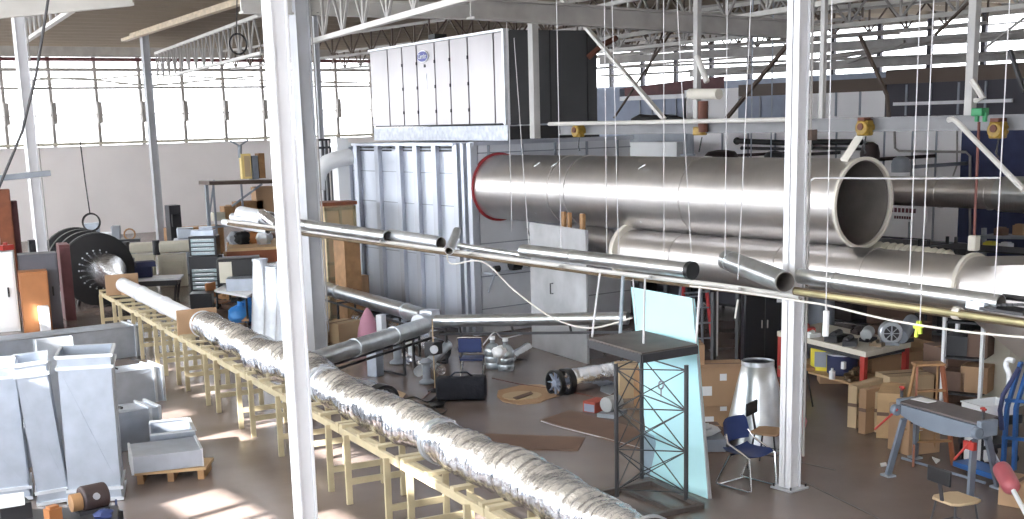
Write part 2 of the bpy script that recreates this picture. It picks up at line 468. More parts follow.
for z in (1.25, 1.42, 1.62, 1.95): m.box((11.635, 10.05, z), (.06, .08, .12))
m.path([(11.62,10.05,1.0),(11.62,10.05,3.9)], .012, 6)
m.each('junction_box', 'grey_paint', cR, bev=.004)
MB().box((11.63, 10.02, 4.25), (.10,.16,.12)).build('clamp', 'brown_web', cR)
column(at(305,120,Y=22.9).x, 22.9, .30, 'grey steel column standing just behind the white foreground column', lit='grey_paint')
column(9.50, 33.6, .26, 'white steel column at the far left beside the grey cabinet', lit='white_paint')
column(at(156,180,Y=46.6).x, 46.6, .26, 'slim grey column against the pale far wall behind the old machines', lit='grey_paint', conduit=False)
column(at(319,100,Y=31).x, 31, .14, 'slender pole far behind, seen between the grey column and the roof unit', top=7.8, lit='grey_paint', conduit=False)

# ------------------------------------------------------------------ ribbed test chamber
CW, CS, CN, CE, CT = 15.25, 22.15, 27.3, 19.6, 4.07
t = thing('test_chamber', 'big grey ribbed steel chamber carrying the roof unit, in the middle of the hall', 'chamber', ((CW+CE)/2, (CS+CN)/2, 0))
MB().box(((CW+CE)/2+.1, (CS+CN)/2, CT/2), (CE-CW-.2, CN-CS-.04, CT)).build('casing', 'chamber', t, smooth=0)
def pc(px, yy=150): return at(px, yy, X=CW).y
ribs = [350, 358.5, 379.5, 401, 418, 437, 458]
# bright sheet bays between the ribs on the west face
for i in range(len(ribs)-1):
    y0, y1 = pc(ribs[i]), pc(ribs[i+1])
    mm = MB().box((CW+.05, (y0+y1)/2, 2.05), (.06, abs(y0-y1)-.10, 3.75))
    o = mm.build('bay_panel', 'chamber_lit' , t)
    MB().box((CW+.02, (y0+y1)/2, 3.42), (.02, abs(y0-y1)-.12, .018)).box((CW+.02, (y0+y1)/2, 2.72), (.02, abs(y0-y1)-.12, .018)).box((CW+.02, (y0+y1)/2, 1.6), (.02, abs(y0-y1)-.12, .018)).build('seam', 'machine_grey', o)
for px in ribs:
    y = pc(px); MB().box((CW-.01, y, CT/2), (.16, .09, CT)).box((CW-.09, y, CT/2), (.02, .17, CT)).build('rib', 'chamber', t, bev=.004)
# top rail with dark slots
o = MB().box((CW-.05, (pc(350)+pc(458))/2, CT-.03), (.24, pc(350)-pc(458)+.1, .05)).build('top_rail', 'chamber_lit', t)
m = MB()
for a_, b_ in ((361,377),(383,391),(404,416),(421,435),(440,455)):
    ya, yb = pc(a_), pc(b_)
    for z in (CT-.10, CT-.17): m.box((CW-.0, (ya+yb)/2, z), (.06, abs(ya-yb), .035))
m.build('slot_grille', 'black', t)
# corner pilasters to the pipe side
for px, w_ in ((466,.10),(473,.14)):
    MB().box((CW-.03, pc(px), CT/2), (.18, w_, CT)).build('corner_post', 'chamber', t, bev=.01)
# south face with clapboard-like panel joints
MB().box(((CW+CE)/2+.05, CS+.0, CT/2), (CE-CW-.12, .03, CT-.04)).build('south_face', 'chamber_south', t, smooth=0)
m = MB()
for z in (.55, 1.25, 1.95, 2.65, 3.35, 3.85): m.box(((CW+CE)/2, CS-.018, z), (CE-CW, .02, .022))
for x in (15.62, 16.5, 17.4, 18.3, 19.2): m.box((x, CS-.02, 3.85), (.05, .06, .42))
m.build('panel_joint', 'machine_grey', t)
MB().box(((CW+CE)/2, CS-.02, CT-.02), (CE-CW+.1, .14, .08)).build('top_flange', 'chamber', t)
# small ledge with things on it
m = MB(); a = Vector((15.45, CS-.15, 1.62)); m.box((16.1, CS-.16, 1.33), (1.35, .3, .035)); m.bar((15.5, CS-.05, .9), (15.5, CS-.3, 1.32), .03); m.bar((16.7, CS-.05, .9), (16.7, CS-.3, 1.32), .03)
m.build('ledge', 'chamber_lit', t)
MB().path([(16.62, CS-.02, 1.35),(16.7, CS-.1, 1.8),(16.6, CS-.02, 2.2)], .015, 6).build('seal_strip', 'dark_steel', t)
for x_, s_, lb in ((16.12, .16, 'round black motor housing lying on the chamber ledge'), (15.62, .09, 'small dark fitting at the left end of the chamber ledge'), (16.6, .09, 'small dark fitting at the right end of the chamber ledge')):
    solo(MB().tube((x_-s_*.8, CS-.2, 1.35+s_*.75), (x_+s_*.8, CS-.2, 1.35+s_*.75), s_*.72, n=14).box((x_, CS-.2, 1.3625), (s_*1.4, s_, .025)), 'pump', 'black', lb, 'pump')

# hinged access door standing open
p0, p1 = at(532,347,Z=0), at(587,364,Z=0)
d = (p1-p0).normalized(); nrm = Vector((-d.y, d.x, 0)); zt = 2.52
t = thing('access_door', 'tall pale sheet-metal access door standing open below the big pipe', 'door', (p0+p1)/2)
MB().extr([p0, p1, p1+Vector((0,0,zt-.02)), p0+Vector((0,0,zt))], nrm*.06).build('door_leaf', 'door_metal', t, bev=.006)
q = p0.lerp(p1,.45)-nrm*.03; MB().path([q+Vector((0,0,1.2)), q+Vector((0,0,1.2))-nrm*.06, q+Vector((0,0,1.4))-nrm*.06, q+Vector((0,0,1.4))], .012, 6).build('handle', 'dark_steel', t)
for f_, k_ in ((.56,.10),(.66,.07),(.88,.12)):
    q = p0.lerp(p1, f_)+nrm*.1+Vector((0,0,zt-.3))
    solo(MB().box(q+Vector((0,0,.28)), (k_,.06,.56), rz=math.atan2(d.y,d.x)), 'timber_offcut', 'wood_old', {.56:'brown timber offcut wedged above the open access door, leftmost of three', .66:'narrow brown timber offcut in the middle of three above the access door', .88:'broad brown timber offcut at the right corner of the access door'}[f_], 'timber')

# ------------------------------------------------------------------ air handling unit on top
AX, AS, AB, AT_ = 15.6, 21.35, 4.42, 6.30
AN, AE = AS+7.2, AX+2.15; ATH = math.radians(8)
t = thing('air_handler', 'long boxy metal air-handling unit on top of the ribbed chamber', 'air handler', (AX, AS, 4.09))
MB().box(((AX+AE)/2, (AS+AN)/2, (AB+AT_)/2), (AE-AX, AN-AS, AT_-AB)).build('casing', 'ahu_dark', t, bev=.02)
MB().box(((AX+AE)/2, (AS+AN)/2, (AB+CT)/2+.01), (AE-AX+.06, AN-AS+.02, AB-CT-.04)).build('curb', 'galv_curb', t)
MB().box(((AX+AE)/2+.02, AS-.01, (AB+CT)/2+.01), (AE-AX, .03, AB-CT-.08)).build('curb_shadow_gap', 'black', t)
AHU = t
def pa(px):
    d = RT*((px-CX)/F) - UP*((100-CY)/F) + fwd; dx, dy = math.sin(ATH), math.cos(ATH)
    det = dx*(-d.y)+d.x*dy; return AS + (-AX*-d.y - d.x*AS)/det   # distance along the turned unit
seams = [373.5, 391, 405.5, 420, 438, 453, 471, 497, 506.5]
for i in range(len(seams)-1):
    y0, y1 = pa(seams[i]), pa(seams[i+1])
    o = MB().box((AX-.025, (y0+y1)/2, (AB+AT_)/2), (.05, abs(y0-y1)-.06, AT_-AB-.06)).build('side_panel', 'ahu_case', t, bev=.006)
m = MB()
for px in (405.5, 420, 438, 453, 471):
    for z in (4.75, 5.3, 5.85): m.box((AX-.06, pa(px), z), (.03,.03,.07))
m.each('latch', 'dark_steel', t)
MB().box((AX-.02, (AS+AN)/2, AT_), (.14, AN-AS+.04, .05)).box((AX-.02, AS+.03, (AB+AT_)/2), (.12,.08,AT_-AB)).build('edge_trim', 'galv', t)
m = MB()
for x_ in (16.6, 17.5): m.box((x_, AS-.008, (AB+AT_)/2), (.02,.02,AT_-AB))
m.build('end_seam', 'black', t)
# oval badge with script lettering
c = Vector((AX-.056, pa(427), 5.99))
m = MB(); n_ = 28
m.extr([Vector((c.x, c.y+.30*math.cos(2*PI*k/n_), c.z+.135*math.sin(2*PI*k/n_))) for k in range(n_)], (-.02,0,0))
badge = m.build('badge', 'logo_white', t, smooth=0)
m = MB().extr([Vector((c.x-.021, c.y+.275*math.cos(2*PI*k/n_), c.z+.115*math.sin(2*PI*k/n_))) for k in range(n_)], (-.008,0,0))
m.build('badge_field', 'logo_blue', badge, smooth=0)
fc = bpy.data.curves.new('lettering', 'FONT'); fc.body = 'Carrier'; fc.size = .155; fc.align_x = 'CENTER'; fc.align_y = 'CENTER'; fc.extrude = .003; fc.shear = .25
fc.materials.append(MATS['logo_white'])
fo = bpy.data.objects.new('lettering', fc); COL.objects.link(fo)
me_ = bpy.data.meshes.new_from_object(fo.evaluated_get(bpy.context.evaluated_depsgraph_get())); bpy.data.objects.remove(fo)
me_.materials.clear(); me_.materials.append(MATS['logo_white'])
fo = bpy.data.objects.new('lettering', me_); COL.objects.link(fo); fo.parent = badge
fo.location = Vector((c.x-.034, c.y, c.z))-parent_world(badge)
fo.rotation_euler = (PI/2, 0, -PI/2)
cz = Vector((AX-.056, pa(428), 5.42))
MB().box((AX-.055, cz.y, cz.z), (.01,.16,.36)).build('rating_plate', 'galv', t)
MB().box((AX-.055, cz.y, cz.z+.36), (.02,.07,.07)).build('vent_cap', 'dark_steel', t)
MB().box((AX+.3, pa(428), AT_+.09), (.3,.35,.18)).build('junction_box', 'black', t)
q = at(583,45,X=17.9); MB().path([Vector((17.5,AS-.05,5.75)), Vector((17.8,AS-.12,6.0)), Vector((18.2,AS-.05,6.15))], .06, 8).build('pull_handle', 'rust', t)

AHU.rotation_euler.z = -ATH
# ------------------------------------------------------------------ large duct
def ring_at(m, x, z, y, r, w=.06, h=.03): m.hollow((x, y-w/2, z), (x, y+w/2, z), r+h, t=h+.02, n=48); return m
PX, PZ, PR = 15.85, 3.13, .67
Y0, Y1 = CS-.02, 12.58
t = thing('large_duct', 'huge horizontal steel pipe with an open end, running out of the chamber', 'duct', (PX, (Y0+Y1)/2, PZ-PR))
MB().hollow((PX, Y0, PZ), (PX, Y1, PZ), PR, t=.02, n=64).build('pipe_wall', 'steel_pipe', t, smooth=50)
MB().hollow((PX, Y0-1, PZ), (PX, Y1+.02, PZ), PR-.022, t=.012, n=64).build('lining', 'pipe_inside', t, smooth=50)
m = MB(); ring_at(m, PX, PZ, Y0-.04, PR, .05, .05); m.build('gasket', 'red_gasket', t)
for px in (557, 573.5):
    y = at(px, 187, X=PX-.4).y; m = MB(); ring_at(m, PX, PZ, y, PR, .05, .018); m.build('seam_band', 'steel_pipe', t)
y = at(689, 187, X=PX-.4).y; ring_at(MB(), PX, PZ, y, PR, .03, .015).build('seam_band', 'steel_pipe', t)
y = at(640, 187, X=PX-.4).y
MB().hollow((PX, Y1, PZ), (PX, Y1-.05, PZ), PR+.028, t=.05, n=64).build('end_flange', 'flange_ring', t)
m = MB()
for px, py in ((538,167),(555,168),(643,170),(540,211),(645,221)):
    q = at(px, py, X=PX-.45); d_ = (Vector((q.x,0,q.z))-Vector((PX,0,PZ))).normalized()
    c_ = Vector((PX, q.y, PZ))+d_*(PR+.003)
    m.bar(c_+Vector((0,.09,.0)), c_-Vector((0,.09,0))+Vector((0,0,.07)), .035, .006, up=d_)
m.each('tape_mark', 'tape_white', t)

# ------------------------------------------------------------------ lower duct with elbow flare
LX, LZ, LR = 15.62, 2.06, .42
t = thing('lower_duct', 'second steel pipe running below the big pipe and flaring wide at the right edge', 'duct', (LX, 14, LZ-LR))
ya, yb = 17.6, 10.45
MB().hollow((LX, ya, LZ), (LX, yb, LZ), LR, t=.015, n=48).build('pipe_wall', 'steel_pipe', t, smooth=50)
MB().hollow((LX, ya+.06, LZ), (LX, ya-.04, LZ), LR+.11, t=.3, n=48).build('flange', 'flange_ring', t)
MB().hollow((LX, yb+.03, LZ), (LX, yb-.03, LZ), LR+.05, t=.07, n=48).build('flange', 'flange_ring', t)
MB().path([(LX+.3, ya+1.5, LZ+.10),(LX+.1,ya+.7,LZ+.05),(LX, ya, LZ)], LR*.74, 32).build('inlet_elbow', 'steel_pipe', t, smooth=60)
for y in (16.2, 13.8, 12.1): ring_at(MB(), LX, LZ, y, LR, .03, .012).build('seam_band', 'steel_pipe', t)
# round-to-square transition
n_ = 48; vs = []; steps = 8
yB = yb-2.6
for s_ in range(steps+1):
    u = s_/steps
    for k in range(n_):
        a_ = 2*PI*k/n_; c_, s2 = math.cos(a_), math.sin(a_)
        q_ = max(abs(c_), abs(s2)); R_ = LR*(1-u) + u*(1.05/q_)
        vs.append(Vector((LX-.1*u + R_*c_, yb-.03-2.57*u, LZ-.35*u + R_*s2*(1-.12*u))))
m = MB(); m.add(vs, [(s_*n_+k, s_*n_+(k+1)%n_, (s_+1)*n_+(k+1)%n_, (s_+1)*n_+k) for s_ in range(steps) for k in range(n_)])
m.build('flare', 'steel_pipe', t, smooth=25)
MB().box((LX-.1, yB-.45, LZ-.35), (2.1, .9, 1.85)).build('square_section', 'sheet_white', t, bev=.01)
o = MB()
for y in (17, 15.2): o.box((LX, y, LZ-LR-.03), (.9,.12,.06)); o.bar((LX-.3,y,0),(LX-.3,y,LZ-LR-.05),.07); o.bar((LX+.3,y,0),(LX+.3,y,LZ-LR-.05),.07)
o.each('stand_bar', 'dark_steel', t)

# third duct further back
t = thing('rear_duct', 'narrower bright steel pipe running to the right edge behind the open pipe end', 'duct', (20, 13, 2.8))
MB().hollow((20, 19.5, 3.02), (20, 8.5, 3.04), .27, t=.012, n=40).build('pipe_wall', 'steel_pipe', t, smooth=50)
for px in (935, 985): y = at(px,190,X=19.8).y; ring_at(MB(), 20, 3.03, y, .27, .04, .015).build('seam_band', 'steel_pipe', t)
MB().hollow((20, 12.9, 3.03),(20, 8.4, 3.05), .30, .42, t=.012, n=40).build('reducer', 'galv_pipe', t)
m = MB()
for y in (18.5, 9.0): m.bar((19.7,y,2.72),(19.7,y,ZT-.1),.02); m.bar((20.3,y,2.72),(20.3,y,ZT-.1),.02); m.bar((19.65,y,2.72),(20.35,y,2.72),.05)
m.each('stand_bar', 'machine_grey', t)

# ribbed tan flexible hose lying behind the lower duct
p = [at(x, y, X=16.6) for x, y in ((828,259),(850,253),(880,253),(915,257),(950,262))]
pts = []; rs = []
for i in range(60):
    u = i/59*(len(p)-1); j = min(int(u), len(p)-2); pts.append(p[j].lerp(p[j+1], u-j)); rs.append(.17+.02*math.sin(i*2.2))
solo(MB().path(pts, rs, 14), 'flexible_hose', 'cream', 'short ribbed tan hose lying along the lower pipe under the open pipe end', 'hose')

# ------------------------------------------------------------------ overhead monorail with hoists
BX = 15.42
t = thing('monorail_beam', 'long grey hoist beam hung from the roof above the big pipe', 'beam', (BX, 14, 4.2))
MB().box((BX, 13.6, 4.40), (.14, 11.6, .025)).box((BX, 13.6, 4.22), (.14, 11.6, .025)).box((BX, 13.6, 4.31), (.05, 11.6, .18)).build('rail', 'rail_paint', t)
q0 = at(549, 124, X=BX-.5); q1 = at(789,119.5, X=BX-.5)
MB().path([q0, q1], .035, 8).build('light_pipe', 'light_beam', t, label='slim light pipe along the beam')
for px, w_ in ((547,.15),(697,.10),(822,.08),(970,.12)):
    y = at(px, 110, X=BX).y; MB().box((BX-(.3 if px==547 else 0), y, (4.15+ZT)/2 if px==547 else (4.4+ZT)/2), (w_, w_, ZT-(4.15 if px==547 else 4.4))).build('hanger', 'hanger_paint' , t, bev=.008)
def hoist(px, py, label, strap=True):
    c = at(px, py, X=BX-.12)
    t = thing('chain_hoist', label, 'hoist', c-Vector((0,0,.15)))
    m = MB(); m.box(c, (.14,.20,.22)).tube(c-Vector((.1,0,0)), c+Vector((.1,0,0)), .11, n=16); m.build('body', 'hoist_yellow', t, bev=.02)
    m = MB(); m.box(c+Vector((0,0,.13)), (.2,.12,.05)); m.tube(c+Vector((-.12,0,.02)), c+Vector((.12,0,.02)), .05, n=12); m.build('trolley', 'rust', t)
    m = MB()
    for k in range(5): m.path([c+Vector((0,.0,-.12-.05*k)), c+Vector((.012,0,-.145-.05*k)), c+Vector((0,0,-.17-.05*k))], .007, 5)
    m.build('chain', 'dark_steel', t)
    if strap:
        MB().path([c+Vector((0,-.02,-.12)), c+Vector((.02,.03,-.3)), c+Vector((.0,-.03,-.36))], .012, 6).build('hook', 'dark_steel', t)
    return t
hoist(578.5, 131, 'yellow chain hoist at the left end of the beam, below the dark roof unit')
hoist(865, 128, 'yellow chain hoist on the beam directly above the open pipe end')
hoist(998, 130, 'yellow chain hoist at the far right of the beam before the dark blue wall')
# brown cylinder hoist with sandbag-like roll
c = at(700, 118, X=BX)
t = thing('cylinder_hoist', 'rusty brown upright cylinder hoist hung on the beam beside a hanger post', 'hoist', at(702,135,X=BX))
MB().tube(at(703,132,X=BX-.1), at(703,101,X=BX-.1), .085, n=16).build('barrel', 'rust', t)
MB().box(at(700,131,X=BX-.1), (.16,.2,.14)).build('trolley', 'hoist_yellow', t, bev=.02)
MB().tube(at(690,94,X=BX-.1), at(719,94,X=BX-.1), .09, n=14).build('end_roll', 'sling', t)
MB().path([at(702,137,X=BX), at(699,152,X=BX)], .012, 6).build('hook', 'dark_steel', t)
solo(MB().path([at(697,56,X=BX-.2), at(707,82,X=BX-.2)], .05, 8), 'strut', 'light_beam', 'short slanted strut beside the hanger post above the rusty cylinder hoist', 'strut')
# sling from hoist to pipe
solo(MB().bar(at(861,134,X=PX-.2), at(843,162,X=PX-.2), .13, .012, up=(1,0,0)), 'lifting_sling', 'sling', 'grey webbing sling slanting down from the hoist to the open pipe end', 'sling')
# objects behind big pipe on partition
for i,(x0,x1,y0,y1,m_,lb) in enumerate(((710,733,150,160,'leather_brown','dark curved hood against the white far wall just above the big pipe, left one'),(767,782,151,160,'dark_steel','small dark dome above the big pipe left of the right-hand column'),(862,878,142,164,'leather_brown','brown leather-like hood above the open pipe end'),(893,909,156,172,'machine_grey','grey slanted wall fitting right of the open pipe end'))):
    a = at(x0,y1,X=24.5); b = at(x1,y0,X=24.5); cc = (a+b)/2
    h_ = b.z-a.z; w_ = abs(a.y-b.y)
    solo(MB().lathe([(w_*.5,0),(w_*.52,h_*.5),(w_*.42,h_*.85),(w_*.15,h_)], (24.5, cc.y, a.z), 16).bar((24.6,cc.y,a.z+.1),(27,cc.y,a.z+.1),.08), 'wall_hood', m_, lb, 'hood')
# dark rods on the partition
for i,(x0,y0,x1,y1,r,m_,lb) in enumerate(((737,141,788,143,.075,'black','thick black pipe on the white far wall left of the right column'),(742,148,788,149,.04,'dark_steel','thin dark rail under the black pipe on the far wall'),(812,142,862,142,.075,'black','thick black pipe on the white far wall right of the column'),(812,148,862,149,.04,'dark_steel','thin dark rail on the far wall right of the column'))):
    solo(MB().tube(at(x0,y0,X=26.6), at(x1,y1,X=26.6), r, n=12).tube(at(x0,y0,X=26.55), at(x0,y0,X=26.95), r*1.4, n=12).bar(at(x1,y1,X=26.6), at(x1,y1,X=26.98), r), 'wall_pipe', m_, lb, 'pipe')
# white duct on grey partition, louvre
a=at(628,156,X=26); b=at(683,142,X=26)
solo(MB().box((26,(a.y+b.y)/2,(a.z+b.z)/2),(.5,abs(a.y-b.y),b.z-a.z)).box((25.7,a.y-.15,(a.z+b.z)/2),(.12,.12,.55)).bar((26.2,a.y-1,a.z+.1),(27,a.y-1,a.z+.1),.1).bar((26.2,b.y+1,a.z+.1),(27,b.y+1,a.z+.1),.1),'wall_duct','plastic_white','long white box duct on the grey far wall above the big pipe','duct')
m = MB()
for px in (684.5,686.5,688.5,690.5,692.5):
    q=at(px,145,X=25.5); m.box((25.5,q.y,3.85),(.05,.05,.85))
m.box((25.5,at(688,145,X=25.5).y,4.28),(.1,.5,.05)).box((25.5,at(688,145,X=25.5).y,3.43),(.1,.5,.05)).bar((25.5,at(688,145,X=25.5).y,4.28),(27,at(688,145,X=25.5).y,4.28),.06)
solo(m,'wall_grille','machine_grey','dark vertical bar grille at the left edge of the white far wall','grille')
# bundle of cable on top of shutter
p=[at(x,y,X=26.3) for x,y in ((632,120),(640,117.5),(652,119),(662,117.5),(676,119),(688,121))]
solo(MB().path(p,[.05,.1,.12,.1,.1,.04],10),'cable_bundle','black','black bundled cable lying along the shutter ledge behind the hoist beam','cable')
# sign on partition
a=at(900,213,X=26.9)
t=thing('wall_sign','white sign plate with dark red lettering behind the open pipe end','sign',a-Vector((0,0,.3)))
MB().box((26.92,a.y,a.z),(.03,1.6,.42)).build('plate','block_wall',t)
for r_,(z_,w_,h_) in enumerate(((a.z+.07,1.05,.11),(a.z-.11,.55,.07))):
    m=MB(); y_=a.y+w_/2+ (0 if r_==0 else -.1)
    for k in range(9 if r_==0 else 7):
        ww=w_/ (10 if r_==0 else 8); m.box((26.895,y_-ww*.5,z_),(.012,ww*.72,h_)); y_-=ww*1.08
    m.build('lettering','sign_red',t,smooth=0)
# dark doorway and grey cabinet at the partition
prow(884, 934, .0, 1.35, 'dark_door', 'door_1', .08, .05)
a=at(891,247,X=25.5)
t=thing('wall_cabinet','light grey cabinet with a white edge beneath the wall sign','cabinet',(25.6,a.y-.8,0))
MB().box((25.7,a.y-.9,.72),(.6,1.7,1.44)).build('body','machine_grey',t,bev=.02)
MB().box((25.38,a.y-.08,.72),(.06,.12,1.44)).build('edge_panel','plastic_white',t)
m=MB()
for z in (1.15,.95): m.tube((25.4,a.y-1.95,z),(25.3,a.y-1.95,z),.1,n=12)
m.box((25.6,a.y-1.95,.7),(.3,.3,1.4)); m.each('gauge','dark_steel',t)
# brown pole + strap + green hook
solo(MB().path([at(948,120,X=14.2),at(953,119,X=14.2),at(958,123,X=14.2),at(1024,190,X=13.6)],.035,8),'bent_pole','light_beam','bent rod slanting down to the right edge from the hoist beam','rod')
t=thing('hook_strap','long brown strap hanging from a green clamp near the right edge','strap',at(974,240,X=14.6))
MB().path([at(979,122,X=14.6),at(974,240,X=14.6)],.018,6).build('strap','brown_strap',t)
MB().box(at(980,112,X=14.6),(.16,.16,.10)).box(at(977,117,X=14.6),(.05,.05,.12)).box(at(985,117,X=14.6),(.05,.05,.12)).build('clamp','green',t,bev=.01)
MB().path([at(975,101,X=14.6),at(983,98,X=14.6),at(972,80,X=14.6)],.04,6).build('bracket','light_beam',t)
MB().box(at(974,243,X=14.6),(.12,.12,.2)).build('handle','sling',t,bev=.02)
# red lamp-like pole behind (blue-grey shelving right)

# ------------------------------------------------------------------ hanging rack with tubes
RX = 11.2
def R_(x, y, dx=0): return at(x, y, X=RX+dx)
t = thing('hanging_rack', 'long thin rack rail slung from cords across the hall at mid height', 'rack', R_(630, 275)-Vector((0,0,.05)))
MB().path([R_(228,221), R_(335,235), R_(455,251.5), R_(600,271), R_(720,285.5), R_(800,297)], .032, 8).build('rail', 'light_beam', t)
MB().path([R_(228,224,.12), R_(455,254.5,.12), R_(600,274,.12), R_(800,299,.12)], .03, 8).build('rail', 'brown_pipe', t)
m = MB()
for x, y in ((300,231),(380,241),(470,254),(560,266),(650,277),(740,289)): m.bar(R_(x,y,-.15), R_(x,y+1,.25), .04, .03)
m.each('cross_bar', 'steel_beam', t)
def tube_on_rack(p, q, r, label, m='galv_pipe', seams=(), taper=None, n='metal_tube'):
    t = thing(n, label, 'tube', (p+q)/2-Vector((0,0,r)))
    MB().hollow(p, q, r, taper or r, t=.012, n=32).build('tube_wall', m, t, smooth=50)
    MB().hollow(p, q, r-.013, (taper or r)-.013, t=.006, n=32).build('inside', 'pipe_inside', t, smooth=50)
    if seams:
        mm = MB(); d = (q-p).normalized()
        for s in seams: c = p.lerp(q, s); mm.hollow(c-d*.012, c+d*.012, r+.008, t=.02, n=32)
        mm.each('seam_band', m, t)
    return t
tube_on_rack(R_(280,221.5), R_(388,236.5), .105, 'thin metal tube on the hanging rack just right of the white foreground column', seams=(.3,.65))
tube_on_rack(R_(390,235,.15), R_(441,243,.15), .105, 'dull short metal tube on the rack, end to end right of the first tube', 'galv')
tube_on_rack(R_(449,251,-.2), R_(457,231,.3), .07, 'small upright-tilted tube with a dark open mouth crossing the hanging rack', 'galv')
tube_on_rack(R_(459,245.5), R_(524,255.5), .045, 'slim tube on the rack between the small tilted tube and the bigger tube', 'galv_pipe')
t_ = tube_on_rack(R_(523,250.5), R_(690,270.5), .095, 'long bright tube on the middle of the hanging rack with a dark plug', seams=(.33,))
MB().tube(R_(689,270.2), R_(693,270.9), .115, n=20).build('end_plug', 'black', t_)
tube_on_rack(at(727,260,X=11.6), at(785,282,X=10.9), .125, 'fat tube lying slantwise against the right column with its open mouth to the viewer', 'galv_pipe', seams=(.1,))
tube_on_rack(R_(800,276,.05), R_(1001,303.5,.05), .088, 'long bluish tube on the right part of the rack ending in an open mouth', 'galv_pipe', seams=(.2,))
# lower rail right side; its pale yellow reflection is built on as a strip
t = thing('brownish_pipe', 'brownish pipe with a pale yellow reflection added as a strip along the rack at the right', 'pipe', R_(910,312))
MB().path([R_(795,291,-.1), R_(950,313,-.1), R_(1030,324,-.1)], .05, 12).build('pipe_wall', 'brown_pipe', t)
MB().path([R_(795,291.5,-.14), R_(950,313,-.14), R_(1030,324,-.14)], .03, 10).build('yellow_reflection', 'yellow_pipe', t)
MB().hollow(R_(954,313,-.1), R_(961,314,-.1), .062, t=.02).build('coupling', 'flange_ring', t)
t = thing('cable_tray', 'flat dark cable tray on the rack under the bluish tube mouth', 'tray', R_(1005,309))
m = MB(); m.bar(R_(988,307), R_(1032,313), .3, .03)
for i in range(8): m.bar(R_(989+5.5*i,306), R_(989+5.5*i,303.5), .05)
m.build('tray', 'dark_steel', t); MB().bar(R_(970,303,-.02), R_(988,306.5,-.02), .14, .08).build('end_block', 'galv', t)
solo(MB().path([R_(1003,296.5,.25), R_(1040,301.5,.25)], .03, 8), 'dark_rod', 'black', 'thin black rod running off the right edge beside the bluish tube mouth', 'rod')
# bundle of white tubes at the left end of the rack
BXX = 11.6
for i,(x0,y0,x1,y1,r,lb) in enumerate(((241,213,271,219,.15,'fat white wrapped roll on top of the bundle left of the white column'),
    (233,217,262,222,.09,'second white roll in the bundle left of the white column, below the fat one'),
    (224,222,268,231,.07,'lowest long white tube of the bundle left of the white column'),
    (262,214,278,226,.11,'short silvery roll at the right end of the bundle, next to the column'))):
    tube_on_rack(at(x0,y0,X=BXX), at(x1,y1,X=BXX-.1*i), r, lb, 'sheet_white' if i<3 else 'foil', n='wrapped_roll')

# ------------------------------------------------------------------ suspension cords
def cord(p, q, label, r=.0055, m='cord', cat='cord', name='hanging_rope'):
    return solo(MB().path([p, q], r, 6), name, m, label, cat)
def vc(x, y, X_, label, **k):
    b = at(x, y, X=X_); cord(Vector((b.x, b.y, ZT-.2)), b, label, **k)
vc(512, 232, 12.5, 'pale cord hanging in front of the corner where the roof unit turns dark')
cord(at(514,38,X=12.5), at(529,247,X=11.2), 'pale cord slanting from the dark unit corner to the rack left of the bright tube')
vc(561, 250, 11.2, 'pale cord hanging past the seams of the big pipe')
vc(607, 265, 11.2, 'pale cord just right of the roof unit, first of two crossing the big pipe there')
cord(at(612,0,X=11.3), at(619,262,X=11.2), 'pale cord just right of the roof unit, second of two crossing the big pipe there')
vc(664, 262, 11.2, 'pale cord hanging before the blue-grey shutter and the big pipe')
cord(at(677,0,X=11.2), at(692,268,X=11.2), 'pale cord slanting down to the plug of the bright tube')
vc(725, 262, 11.4, 'pale cord midway between the hanger post and the right column')
cord(at(751,0,X=11.3), at(738,280,X=11.2), 'pale cord ending beside the fat slantwise tube, nearest left of the right column')
vc(909, 292, 11.2, 'pale cord right of the open pipe end, left of a pair')
cord(at(934,-5,X=11.0), at(920,322,X=11.0), 'pale cord right of the open pipe end that carries a yellow-green clamp')
vc(994, 298, 11.2, 'pale cord nearest the right edge, before the dark blue wall')
cord(at(832,0,X=10.6), at(826,308,X=10.6), 'pale cord beside the right column that carries a white paper cylinder')
t = thing('paper_cylinder', 'white paper cylinder hanging on a cord before the red-legged table', 'cylinder', at(826,335,X=10.6))
MB().tube(at(825.5,336,X=10.6), at(826.5,311,X=10.6), .033, n=16).build('sleeve', 'tape_white', t)
MB().path([at(826.5,311,X=10.6), at(826,305,X=10.6)], .012, 6).build('loop', 'cord', t)
t = thing('spring_clamp', 'small yellow-green clamp hanging on a cord near the brownish pipe', 'clamp', at(918,337,X=11.0))
m = MB(); m.bar(at(918.5,321,X=11), at(916,337,X=11), .03, .03); m.bar(at(919.5,321,X=11), at(920.5,334,X=11), .03, .03); m.tube(at(914,327,X=11), at(923,326,X=11), .02, n=8); m.build('jaws', 'lime', t)
